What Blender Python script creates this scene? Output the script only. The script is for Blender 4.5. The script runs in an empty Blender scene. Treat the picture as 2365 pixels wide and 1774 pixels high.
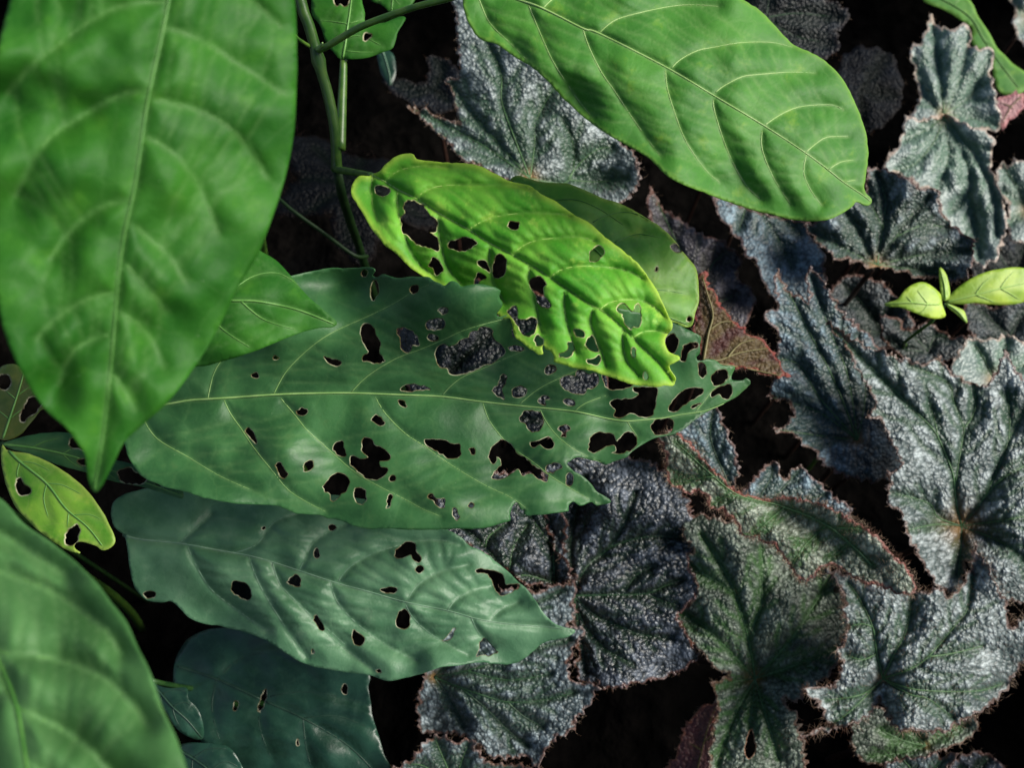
import bpy, math, random
import numpy as np
from mathutils import Vector, Matrix
from mathutils.geometry import delaunay_2d_cdt

# ------------------------------------------------------------------ camera, sky, sun
SC = bpy.context.scene
PITCH = 60.0                     # degrees below the horizon
LENS, SENSOR = 28.0, 36.0
CAM_POS = Vector((0.0, 0.0, 0.66))
cam_data = bpy.data.cameras.new('camera')
cam = bpy.data.objects.new('camera', cam_data)
SC.collection.objects.link(cam)
cam.location = CAM_POS
cam.rotation_euler = (math.radians(90 - PITCH), 0, 0)
cam_data.lens, cam_data.sensor_width = LENS, SENSOR
cam_data.clip_start, cam_data.clip_end = 0.01, 200
cam_data.dof.use_dof = True
cam_data.dof.focus_distance = 0.318
cam_data.dof.aperture_fstop = 11.5
SC.camera = cam

SUN_CAM = Vector((0.77, 0.32, 0.55)).normalized()       # towards the sun, seen from the camera
CAM_ROT = cam.rotation_euler.to_matrix()
SUN_DIR = (CAM_ROT @ SUN_CAM).normalized()
SUN_ELEV = math.asin(SUN_DIR.z)
world = bpy.data.worlds.new('World'); SC.world = world
world.use_nodes = True
wn = world.node_tree
bg = wn.nodes['Background']
sky = wn.nodes.new('ShaderNodeTexSky')
sky.sky_type = 'NISHITA'; sky.sun_disc = False
sky.sun_elevation = SUN_ELEV
sky.sun_rotation = math.atan2(SUN_DIR.x, SUN_DIR.y)
wn.links.new(sky.outputs['Color'], bg.inputs['Color'])
bg.inputs['Strength'].default_value = 0.05
sun_data = bpy.data.lights.new('sun', 'SUN')
sun_data.energy = 3.4; sun_data.angle = math.radians(34); sun_data.color = (1.0, 0.95, 0.86)
sun = bpy.data.objects.new('sun', sun_data); SC.collection.objects.link(sun)
sun.rotation_euler = SUN_DIR.to_track_quat('Z', 'Y').to_euler()
SC.view_settings.view_transform = 'Standard'; SC.view_settings.look = 'None'
SC.view_settings.exposure = 1.0; SC.view_settings.gamma = 1.0
SC.view_settings.use_curve_mapping = False
SC.cycles.use_denoising = True
SC.cycles.max_bounces = 8; SC.cycles.transparent_max_bounces = 4
random.seed(5); RNG = np.random.default_rng(5)

# ------------------------------------------------------------------ helpers
COL = SC.collection
MPP = SENSOR / LENS / 2365.0                # metres per trace unit at one metre distance
ROT_NP = np.array(CAM_ROT); POS_NP = np.array(CAM_POS)
SHEETS = {'F': (0, 0, .93529), 'A': (0, 560, 2.765), 'B': (600, 300, 2.765), 'P': (600, 700, 2.765), 'C': (1100, 600, 2.765),
          'Y': (1000, 0, 2.765), 'X': (1565, 0, 2.765), 'E': (1565, 500, 2.765), 'Q': (0, 1174, 2.765), 'R': (600, 1174, 2.765),
          'K': (1100, 1174, 2.765), 'W': (1565, 1174, 2.765), 'S': (640, 0, 3.6867), 'D': (1765, 200, 3.6867),
          'H': (1765, 900, 3.6867), 'J': (1500, 900, 3.6867), 'N': (0, 0, 1.0)}

def tr(text):
    """'C 10,20 30,40 N 5,6' -> array of points; a letter switches the tracing sheet"""
    out, sh = [], SHEETS['N']
    for tok in text.split():
        if tok in SHEETS: sh = SHEETS[tok]
        else:
            a, b = tok.split(',')
            out.append((sh[0] + float(a) / sh[2], sh[1] + float(b) / sh[2]))
    return np.array(out, float)

def trs(text):
    """several polylines, separated by ;  the sheet letter carries on"""
    res, cur = [], 'N'
    for part in text.split(';'):
        toks = part.split()
        if not toks: continue
        if toks[0] in SHEETS: cur = toks[0]
        else: part = cur + ' ' + part
        for t in toks:
            if t in SHEETS: cur = t
        res.append(tr(part))
    return res

def catmull(P, step, closed):
    n = len(P)
    if n < 3 and not closed:
        k = max(2, int(np.linalg.norm(P[1] - P[0]) / step) + 1)
        t = np.linspace(0, 1, k)[:, None]
        return P[0] * (1 - t) + P[1] * t
    idx = range(n if closed else n - 1)
    out = []
    for i in idx:
        if closed: p0, p1, p2, p3 = P[(i - 1) % n], P[i], P[(i + 1) % n], P[(i + 2) % n]
        else: p0, p1, p2, p3 = P[max(i - 1, 0)], P[i], P[i + 1], P[min(i + 2, n - 1)]
        L = np.linalg.norm(p2 - p1)
        k = max(1, int(round(L / step)))
        for j in range(k):
            t = j / k
            out.append(0.5 * ((2 * p1) + (p2 - p0) * t + (2 * p0 - 5 * p1 + 4 * p2 - p3) * t * t + (3 * p1 - p0 - 3 * p2 + p3) * t ** 3))
    if not closed: out.append(P[-1])
    return np.array(out)

def seg_query(Q, poly, closed=False):
    """distance of points Q to a polyline, side sign and running position 0..1 of the nearest place"""
    A = poly; Bp = np.roll(poly, -1, 0) if closed else poly[1:]
    A = A if closed else A[:-1]
    D = Bp - A; LL = (D ** 2).sum(1) + 1e-9
    L = np.sqrt(LL); cum = np.concatenate([[0], np.cumsum(L)])
    dist = np.full(len(Q), 1e9); side = np.zeros(len(Q)); pos = np.zeros(len(Q))
    for c in range(0, len(Q), 4000):
        q = Q[c:c + 4000]
        rel = q[:, None, :] - A[None]
        t = np.clip((rel * D[None]).sum(2) / LL[None], 0, 1)
        dx = rel - t[..., None] * D[None]
        d2 = (dx ** 2).sum(2)
        j = d2.argmin(1); r = np.arange(len(q))
        dist[c:c + 4000] = np.sqrt(d2[r, j])
        side[c:c + 4000] = np.sign(D[j, 0] * rel[r, j, 1] - D[j, 1] * rel[r, j, 0])
        pos[c:c + 4000] = (cum[j] + t[r, j] * L[j]) / cum[-1]
    return dist, side, pos

def inside(Q, poly):
    x, y = Q[:, 0], Q[:, 1]
    res = np.zeros(len(Q), bool)
    xa, ya = poly[:, 0], poly[:, 1]; xb, yb = np.roll(xa, -1), np.roll(ya, -1)
    for i in range(len(poly)):
        if ya[i] == yb[i]: continue
        c = (ya[i] > y) != (yb[i] > y)
        res ^= c & (x < (xb[i] - xa[i]) * (y - ya[i]) / (yb[i] - ya[i]) + xa[i])
    return res

_PERM = RNG.permutation(512); _VAL = RNG.random(512)
def vnoise(X, Y, seed=0):
    xi = np.floor(X).astype(int); yi = np.floor(Y).astype(int)
    fx = X - xi; fy = Y - yi; fx = fx * fx * (3 - 2 * fx); fy = fy * fy * (3 - 2 * fy)
    def h(a, b): return _VAL[_PERM[(_PERM[(a + seed * 17) % 512] + b) % 512]]
    return (h(xi, yi) * (1 - fx) + h(xi + 1, yi) * fx) * (1 - fy) + (h(xi, yi + 1) * (1 - fx) + h(xi + 1, yi + 1) * fx) * fy

def worley(X, Y, seed=0):
    """distance to the nearest and second nearest jittered cell centre"""
    xi = np.floor(X).astype(int); yi = np.floor(Y).astype(int)
    f1 = np.full(X.shape, 9.0); f2 = f1.copy()
    for a in (-1, 0, 1):
        for b in (-1, 0, 1):
            k = _PERM[(_PERM[(xi + a + seed * 31) % 512] + yi + b) % 512]
            px = xi + a + _VAL[k]; py = yi + b + _VAL[(k + 97) % 512]
            d = np.hypot(px - X, py - Y)
            m = d < f1
            f2 = np.where(m, f1, np.minimum(f2, d)); f1 = np.where(m, d, f1)
    return f1, f2

def unproject(UV, depth):
    """points of the trace at their own distance -> places in the world"""
    c = np.stack([(UV[:, 0] - 1182.5) * MPP * depth, -(UV[:, 1] - 887) * MPP * depth, -depth], 1)
    return c @ ROT_NP.T + POS_NP

def new_obj(name, mesh, parent=None, mats=()):
    o = bpy.data.objects.new(name, mesh); COL.objects.link(o)
    if parent is not None: o.parent = parent
    for m in mats: mesh.materials.append(m)
    return o

def empty(name, loc, label, cat, group=None):
    o = bpy.data.objects.new(name, None); COL.objects.link(o)
    o.empty_display_size = .01
    o.location = loc; o['label'] = label; o['category'] = cat
    if group: o['group'] = group
    return o

def mesh_from(name, V, Fc, smooth=True):
    me = bpy.data.meshes.new(name)
    me.from_pydata([tuple(v) for v in V], [], Fc)
    if smooth: me.polygons.foreach_set('use_smooth', [True] * len(me.polygons))
    me.update()
    return me

def tube_geo(P, R, sides=6, V=None, Fc=None):
    V = [] if V is None else V; Fc = [] if Fc is None else Fc
    P = np.asarray(P, float); n = len(P)
    base = len(V)
    T = np.gradient(P, axis=0); T /= np.linalg.norm(T, axis=1)[:, None] + 1e-12
    up = np.array([.3, .2, 1.0]); up /= np.linalg.norm(up)
    for i in range(n):
        a = np.cross(T[i], up)
        if np.linalg.norm(a) < .05: a = np.cross(T[i], np.array([1., 0, 0]))
        a /= np.linalg.norm(a); b = np.cross(T[i], a)
        for k in range(sides):
            w = 2 * math.pi * k / sides
            V.append(P[i] + R[i] * (math.cos(w) * a + math.sin(w) * b))
    for i in range(n - 1):
        for k in range(sides):
            k2 = (k + 1) % sides
            Fc.append((base + i * sides + k, base + i * sides + k2, base + (i + 1) * sides + k2, base + (i + 1) * sides + k))
    Fc.append(tuple(base + k for k in range(sides))[::-1]); Fc.append(tuple(base + (n - 1) * sides + k for k in range(sides)))
    return V, Fc

# ------------------------------------------------------------------ materials
def nt(name):
    m = bpy.data.materials.new(name); m.use_nodes = True
    t = m.node_tree; t.nodes.clear()
    return m, t
def N(t, kind, **kw):
    n = t.nodes.new(kind)
    for k, v in kw.items():
        if k.startswith('i_'): n.inputs[k[2:].replace('_', ' ')].default_value = v
        else: setattr(n, k, v)
    return n
def mixc(t, fac, a, b, mode='MIX'):
    n = t.nodes.new('ShaderNodeMix'); n.data_type = 'RGBA'; n.blend_type = mode
    for s, v in ((0, fac), (6, a), (7, b)):
        if isinstance(v, bpy.types.NodeSocket): t.links.new(v, n.inputs[s])
        elif s == 0: n.inputs[0].default_value = v
        else: n.inputs[s].default_value = (*v, 1)
    return n.outputs[2]
def mth(t, op, a, b=0.5, clamp=False):
    n = t.nodes.new('ShaderNodeMath'); n.operation = op; n.use_clamp = clamp
    for s, v in ((0, a), (1, b)):
        if isinstance(v, bpy.types.NodeSocket): t.links.new(v, n.inputs[s])
        else: n.inputs[s].default_value = v
    return n.outputs[0]
def ramp(t, fac, lo, hi):
    n = t.nodes.new('ShaderNodeMapRange'); n.interpolation_type = 'SMOOTHSTEP'
    t.links.new(fac, n.inputs[0]); n.inputs[1].default_value = lo; n.inputs[2].default_value = hi
    return n.outputs[0]
def attr(t, name): return N(t, 'ShaderNodeAttribute', attribute_name=name)

def green_leaf_mat(name, dark, light, spot, vein, trans=.3, rough=.42, net=16.0, netamt=.25, spotamt=.5, rimcol=(.55, .50, .34), spec=.5, edgecol=None, sheen=0.0):
    m, t = nt(name)
    out = N(t, 'ShaderNodeOutputMaterial')
    pos = attr(t, 'leafpos').outputs['Vector']
    def noise(scale, detail=3, rough_=.55):
        n = N(t, 'ShaderNodeTexNoise', i_Scale=scale, i_Detail=detail, i_Roughness=rough_); t.links.new(pos, n.inputs['Vector']); return n.outputs['Fac']
    n1 = ramp(t, noise(.55), .35, .68); n2 = noise(9.0, 4)
    col = mixc(t, n1, dark, light)
    col = mixc(t, mth(t, 'MULTIPLY', ramp(t, noise(1.1, 4, .65), .56, .74), spotamt), col, spot)
    # fine net of small veins
    wob = N(t, 'ShaderNodeTexNoise', i_Scale=2.5, i_Detail=2.0); t.links.new(pos, wob.inputs['Vector'])
    wv = N(t, 'ShaderNodeVectorMath', operation='MULTIPLY_ADD'); t.links.new(wob.outputs['Color'], wv.inputs[0]); wv.inputs[1].default_value = (.25, .25, 0); t.links.new(pos, wv.inputs[2])
    vor = N(t, 'ShaderNodeTexVoronoi', feature='DISTANCE_TO_EDGE', i_Scale=net / 10.0); t.links.new(wv.outputs[0], vor.inputs['Vector'])
    vor2 = N(t, 'ShaderNodeTexVoronoi', feature='DISTANCE_TO_EDGE', i_Scale=net / 2.2); t.links.new(wv.outputs[0], vor2.inputs['Vector'])
    line = mth(t, 'SUBTRACT', 1.0, ramp(t, vor.outputs['Distance'], 0.0, .045))
    line2 = mth(t, 'SUBTRACT', 1.0, ramp(t, vor2.outputs['Distance'], 0.0, .12))
    lines = mth(t, 'ADD', mth(t, 'MULTIPLY', line, netamt), mth(t, 'MULTIPLY', line2, netamt * .35), True)
    col = mixc(t, lines, col, vein)
    col = mixc(t, mth(t, 'MULTIPLY', mth(t, 'SUBTRACT', n2, .5), .5, True), col, tuple(c * 1.5 for c in light))
    va = attr(t, 'vein').outputs['Fac']
    col = mixc(t, mth(t, 'MULTIPLY', va, .4), col, vein)
    if edgecol: col = mixc(t, mth(t, 'MULTIPLY', attr(t, 'edge').outputs['Fac'], .8), col, edgecol)
    # stains and tiny pale specks
    sp = N(t, 'ShaderNodeTexVoronoi', i_Scale=3.1); t.links.new(pos, sp.inputs['Vector'])
    spk = mth(t, 'SUBTRACT', 1.0, ramp(t, sp.outputs['Distance'], .02, .06))
    col = mixc(t, mth(t, 'MULTIPLY', spk, mth(t, 'MULTIPLY', ramp(t, noise(.8), .5, .7), .5)), col, (.5, .52, .42))
    ra = attr(t, 'rim').outputs['Fac']
    col = mixc(t, mth(t, 'MULTIPLY', ramp(t, ra, .1, .9), .85), col, mixc(t, ramp(t, noise(2.3), .42, .6), (.11, .075, .03), rimcol))
    hgt = mth(t, 'ADD', mth(t, 'MULTIPLY', vor.outputs['Distance'], .6), mth(t, 'ADD', mth(t, 'MULTIPLY', vor2.outputs['Distance'], .18), mth(t, 'MULTIPLY', n2, .10)))
    bump = N(t, 'ShaderNodeBump', i_Strength=.5, i_Distance=.0011); t.links.new(hgt, bump.inputs['Height'])
    p = N(t, 'ShaderNodeBsdfPrincipled'); t.links.new(col, p.inputs['Base Color']); t.links.new(bump.outputs[0], p.inputs['Normal'])
    t.links.new(mth(t, 'ADD', mth(t, 'MULTIPLY', n2, .22), rough - .11), p.inputs['Roughness'])
    p.inputs['Specular IOR Level'].default_value = spec
    p.inputs['Sheen Weight'].default_value = sheen
    tb = N(t, 'ShaderNodeBsdfTranslucent'); t.links.new(mixc(t, 1.0, col, (1.7, 1.5, .6), 'MULTIPLY'), tb.inputs['Color'])
    mx = N(t, 'ShaderNodeMixShader'); mx.inputs[0].default_value = trans
    t.links.new(p.outputs[0], mx.inputs[1]); t.links.new(tb.outputs[0], mx.inputs[2]); t.links.new(mx.outputs[0], out.inputs[0])
    return m

def begonia_mat(name, silver, valley, vein, edge=(.12, .042, .022), rough=.38, spec=.5, fuzz=.2, edgeamt=.7, blister=5.0, relief=.0010, hubcol=(.30, .15, .04)):
    m, t = nt(name)
    out = N(t, 'ShaderNodeOutputMaterial')
    pos = attr(t, 'leafpos').outputs['Vector']
    def noise(scale, detail=3, rough_=.55):
        n = N(t, 'ShaderNodeTexNoise', i_Scale=scale, i_Detail=detail, i_Roughness=rough_); t.links.new(pos, n.inputs['Vector']); return n.outputs['Fac']
    cell = attr(t, 'cell').outputs['Fac']
    fine = noise(16, 5, .7)
    wob = N(t, 'ShaderNodeTexNoise', i_Scale=3.0, i_Detail=2.0); t.links.new(pos, wob.inputs['Vector'])
    wv = N(t, 'ShaderNodeVectorMath', operation='MULTIPLY_ADD'); t.links.new(wob.outputs['Color'], wv.inputs[0]); wv.inputs[1].default_value = (.22, .22, 0); t.links.new(pos, wv.inputs[2])
    v = N(t, 'ShaderNodeTexVoronoi', feature='F1', i_Scale=blister); t.links.new(wv.outputs[0], v.inputs['Vector'])
    dome = mth(t, 'SUBTRACT', 1.0, mth(t, 'MULTIPLY', v.outputs['Distance'], 1.35))
    k = mth(t, 'ADD', mth(t, 'MULTIPLY', dome, .42), mth(t, 'MULTIPLY', cell, .38))
    k = mth(t, 'ADD', k, mth(t, 'MULTIPLY', mth(t, 'SUBTRACT', fine, .5), .45))
    k = mth(t, 'ADD', k, mth(t, 'MULTIPLY', mth(t, 'SUBTRACT', noise(.8), .5), 1.1))
    col = mixc(t, ramp(t, k, .05, .95), valley, silver)
    va = attr(t, 'vein').outputs['Fac']
    col = mixc(t, mth(t, 'MULTIPLY', ramp(t, va, .1, .75), .85), col, vein)
    ed = attr(t, 'edge').outputs['Fac']
    ed = mth(t, 'MULTIPLY', ramp(t, mth(t, 'ADD', ed, mth(t, 'MULTIPLY', mth(t, 'SUBTRACT', noise(1.9), .5), 1.5)), .35, .8), edgeamt)
    col = mixc(t, ed, col, edge)
    hub = attr(t, 'hub').outputs['Fac']
    col = mixc(t, mth(t, 'MULTIPLY', hub, .85), col, hubcol)
    ra = attr(t, 'rim').outputs['Fac']
    col = mixc(t, ramp(t, ra, .2, .8), col, (.20, .09, .04))
    hgt = mth(t, 'ADD', dome, mth(t, 'MULTIPLY', fine, .25))
    bump = N(t, 'ShaderNodeBump', i_Strength=1.0, i_Distance=relief); t.links.new(hgt, bump.inputs['Height'])
    p = N(t, 'ShaderNodeBsdfPrincipled'); t.links.new(col, p.inputs['Base Color']); t.links.new(bump.outputs[0], p.inputs['Normal'])
    t.links.new(mth(t, 'ADD', mth(t, 'MULTIPLY', fine, .3), rough - .15), p.inputs['Roughness'])
    p.inputs['Specular IOR Level'].default_value = spec
    p.inputs['Sheen Weight'].default_value = fuzz; p.inputs['Sheen Roughness'].default_value = .4
    tb = N(t, 'ShaderNodeBsdfTranslucent'); t.links.new(mixc(t, 1.0, col, (1.0, .55, .35), 'MULTIPLY'), tb.inputs['Color'])
    mx = N(t, 'ShaderNodeMixShader'); mx.inputs[0].default_value = .1
    t.links.new(p.outputs[0], mx.inputs[1]); t.links.new(tb.outputs[0], mx.inputs[2]); t.links.new(mx.outputs[0], out.inputs[0])
    return m

def plain_mat(name, a, b, scale=300, rough=.5, spec=.4, trans=0.0):
    m, t = nt(name)
    out = N(t, 'ShaderNodeOutputMaterial')
    tc = N(t, 'ShaderNodeTexCoord')
    n = N(t, 'ShaderNodeTexNoise', i_Scale=scale, i_Detail=3.0); t.links.new(tc.outputs['Object'], n.inputs['Vector'])
    col = mixc(t, ramp(t, n.outputs['Fac'], .35, .65), a, b)
    p = N(t, 'ShaderNodeBsdfPrincipled'); t.links.new(col, p.inputs['Base Color'])
    p.inputs['Roughness'].default_value = rough; p.inputs['Specular IOR Level'].default_value = spec
    bump = N(t, 'ShaderNodeBump', i_Strength=.3, i_Distance=.0005); t.links.new(n.outputs['Fac'], bump.inputs['Height']); t.links.new(bump.outputs[0], p.inputs['Normal'])
    if trans:
        tb = N(t, 'ShaderNodeBsdfTranslucent'); t.links.new(col, tb.inputs['Color'])
        mx = N(t, 'ShaderNodeMixShader'); mx.inputs[0].default_value = trans
        t.links.new(p.outputs[0], mx.inputs[1]); t.links.new(tb.outputs[0], mx.inputs[2]); t.links.new(mx.outputs[0], out.inputs[0])
    else: t.links.new(p.outputs[0], out.inputs[0])
    return m

# ------------------------------------------------------------------ the leaf builder
class Shape:
    """depth of a leaf surface over its trace"""
    def __init__(s, centre, d, g=(0, 0), fold=(0, 0), arch=0, wave=0, bumps=(), quilt=0, qw=25, qe=1.2, cells=0, csize=16, local=False, seed=0, mq=0, mw=8):
        s.__dict__.update(locals())
    def prepare(s, mid, lats, outline):
        s.mid, s.lats, s.outline = mid, lats, outline
        s.minor = []
    def __call__(s, Q, rich=False):
        x = (Q[:, 0] - s.centre[0]) / 1000; y = (Q[:, 1] - s.centre[1]) / 1000
        d = s.d + s.g[0] * x + s.g[1] * y
        md, side, pos = seg_query(Q, s.mid)
        a = md / 1000
        f = np.where(side > 0, s.fold[0], s.fold[1])
        d = d + f * (np.sqrt(a * a + .018 ** 2) - .018)
        d = d + s.arch * 4 * (pos - .5) ** 2
        if s.wave: d = d + s.wave * (vnoise(Q[:, 0] / 130, Q[:, 1] / 130, s.seed) - .5) * np.clip(a / .12, 0, 1) * 2 + .35 * s.wave * (vnoise(Q[:, 0] / 50, Q[:, 1] / 50, s.seed + 3) - .5)
        for (bx, by, sx, sy, ang, amp) in s.bumps:
            c, n = math.cos(math.radians(ang)), math.sin(math.radians(ang))
            u = ((Q[:, 0] - bx) * c + (Q[:, 1] - by) * n) / sx; v = (-(Q[:, 0] - bx) * n + (Q[:, 1] - by) * c) / sy
            d = d + amp * np.exp(-.5 * (u * u + v * v))
        vd = md.copy()
        for L in s.lats: vd = np.minimum(vd, seg_query(Q, L)[0] + 1.0)
        if s.quilt: d = d - s.quilt * (1 - np.exp(-(vd / s.qw) ** s.qe))
        mv = np.full(len(Q), 1e3)
        if s.minor:
            SA = np.concatenate([p[:-1] for p in s.minor]); SB = np.concatenate([p[1:] for p in s.minor])
            D = SB - SA; LL = (D ** 2).sum(1) + 1e-9
            for c in range(0, len(Q), 3000):
                rel = Q[c:c + 3000][:, None, :] - SA[None]
                t = np.clip((rel * D[None]).sum(2) / LL[None], 0, 1)
                mv[c:c + 3000] = np.sqrt(((rel - t[..., None] * D[None]) ** 2).sum(2).min(1))
            d = d - s.mq * (1 - np.exp(-(mv / s.mw) ** 1.2)) * np.clip(vd / 10, .2, 1)
        cell = np.zeros(len(Q))
        if s.cells:
            cs = s.csize * 2.1; ra = s.seed * .7
            qx = Q[:, 0] * math.cos(ra) - Q[:, 1] * math.sin(ra); qy = Q[:, 0] * math.sin(ra) + Q[:, 1] * math.cos(ra)
            f1, f2 = worley(qx / cs + .5 * vnoise(Q[:, 0] / 31, Q[:, 1] / 31, 9), qy / cs + .5 * vnoise(Q[:, 0] / 31, Q[:, 1] / 31, 7), s.seed)
            cell = np.clip((f2 - f1) * 1.3, 0, 1) ** .6 * np.clip((vd - 3) / 9, .0, 1)
            d = d - s.cells * cell
        if rich: return d, md, vd, cell, mv
        return d
    def place(s, Q, lift=0.0):
        d = s(Q) - lift
        if s.local:
            return np.stack([Q[:, 0] * s.local, -Q[:, 1] * s.local, -d], 1)
        return unproject(Q, d)

def jag(poly, amp, freq, seed, tooth=False):
    """uneven or toothed margin"""
    n = len(poly)
    T = np.roll(poly, -1, 0) - np.roll(poly, 1, 0); T /= np.linalg.norm(T, axis=1)[:, None] + 1e-9
    Nn = np.stack([T[:, 1], -T[:, 0]], 1)
    if ((poly[:, 0] * np.roll(poly[:, 1], -1) - np.roll(poly[:, 0], -1) * poly[:, 1]).sum()) < 0: Nn = -Nn
    i = np.arange(n)
    if tooth:
        ph = i * freq + 1.7 * vnoise(i * .21, i * 0 + seed, seed)
        saw = ph % 1.0
        a = np.where(saw < .7, saw / .7, (1 - saw) / .3) - .4
        a = a * (.35 + 1.1 * vnoise(i * .11, i * 0 + 3.3, seed + 1))
    else: a = vnoise(i * freq, i * 0 + .5, seed) - .5
    return poly + Nn * (amp * a)[:, None]

def along(poly, t):
    L = np.concatenate([[0], np.cumsum(np.linalg.norm(np.diff(poly, axis=0), axis=1))])
    s = np.clip(t, 0, 1) * L[-1]
    return np.array([np.interp(s, L, poly[:, 0]), np.interp(s, L, poly[:, 1])])

def ladder(mid, lats, step):
    """small cross veins between neighbouring side veins"""
    out = []
    rg = np.random.default_rng(int(abs(mid[0, 0])) + 7)
    info = []
    for l in lats:
        _, s, _ = seg_query(l[-1:], mid); _, _, p = seg_query(l[:1], mid)
        info.append((s[0], p[0], l))
    for sd in (1, -1):
        ls = [l for s, p, l in sorted(info, key=lambda q: q[1]) if s == sd]
        for A_, B_ in zip(ls[:-1], ls[1:]):
            LA = np.linalg.norm(np.diff(A_, axis=0), axis=1).sum()
            n = int(LA / step)
            for k in range(1, n + 1):
                t = (k + rg.uniform(-.2, .2)) / (n + .6)
                p0, p1 = along(A_, t), along(B_, t * rg.uniform(.72, .9))
                if np.linalg.norm(p1 - p0) > 190: continue
                m = (p0 + p1) / 2 + rg.normal(0, .06, 2) * np.linalg.norm(p1 - p0)
                out.append(np.array([p0, (p0 + m) / 2 + rg.normal(0, 2, 2), m, (m + p1) / 2 + rg.normal(0, 2, 2), p1]))
    return out

def twigs(mains, n, seed):
    """side branches of the main veins"""
    out = []; rg = np.random.default_rng(seed)
    for v in mains:
        L = np.linalg.norm(np.diff(v, axis=0), axis=1).sum()
        for k in range(n):
            t = .22 + .7 * (k + rg.uniform(-.2, .2)) / n
            p = along(v, t); q = along(v, t + .06) - along(v, t - .06); q /= np.linalg.norm(q) + 1e-9
            for sd in (1, -1):
                an = sd * rg.uniform(.6, .95); ln = L * rg.uniform(.2, .36) * (1.1 - .5 * t)
                d1 = np.array([q[0] * math.cos(an) - q[1] * math.sin(an), q[0] * math.sin(an) + q[1] * math.cos(an)])
                an *= .6; d2 = np.array([q[0] * math.cos(an) - q[1] * math.sin(an), q[0] * math.sin(an) + q[1] * math.cos(an)])
                out.append(np.array([p, p + d1 * ln * .5, p + d1 * ln * .5 + d2 * ln * .5]))
    return out

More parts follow.
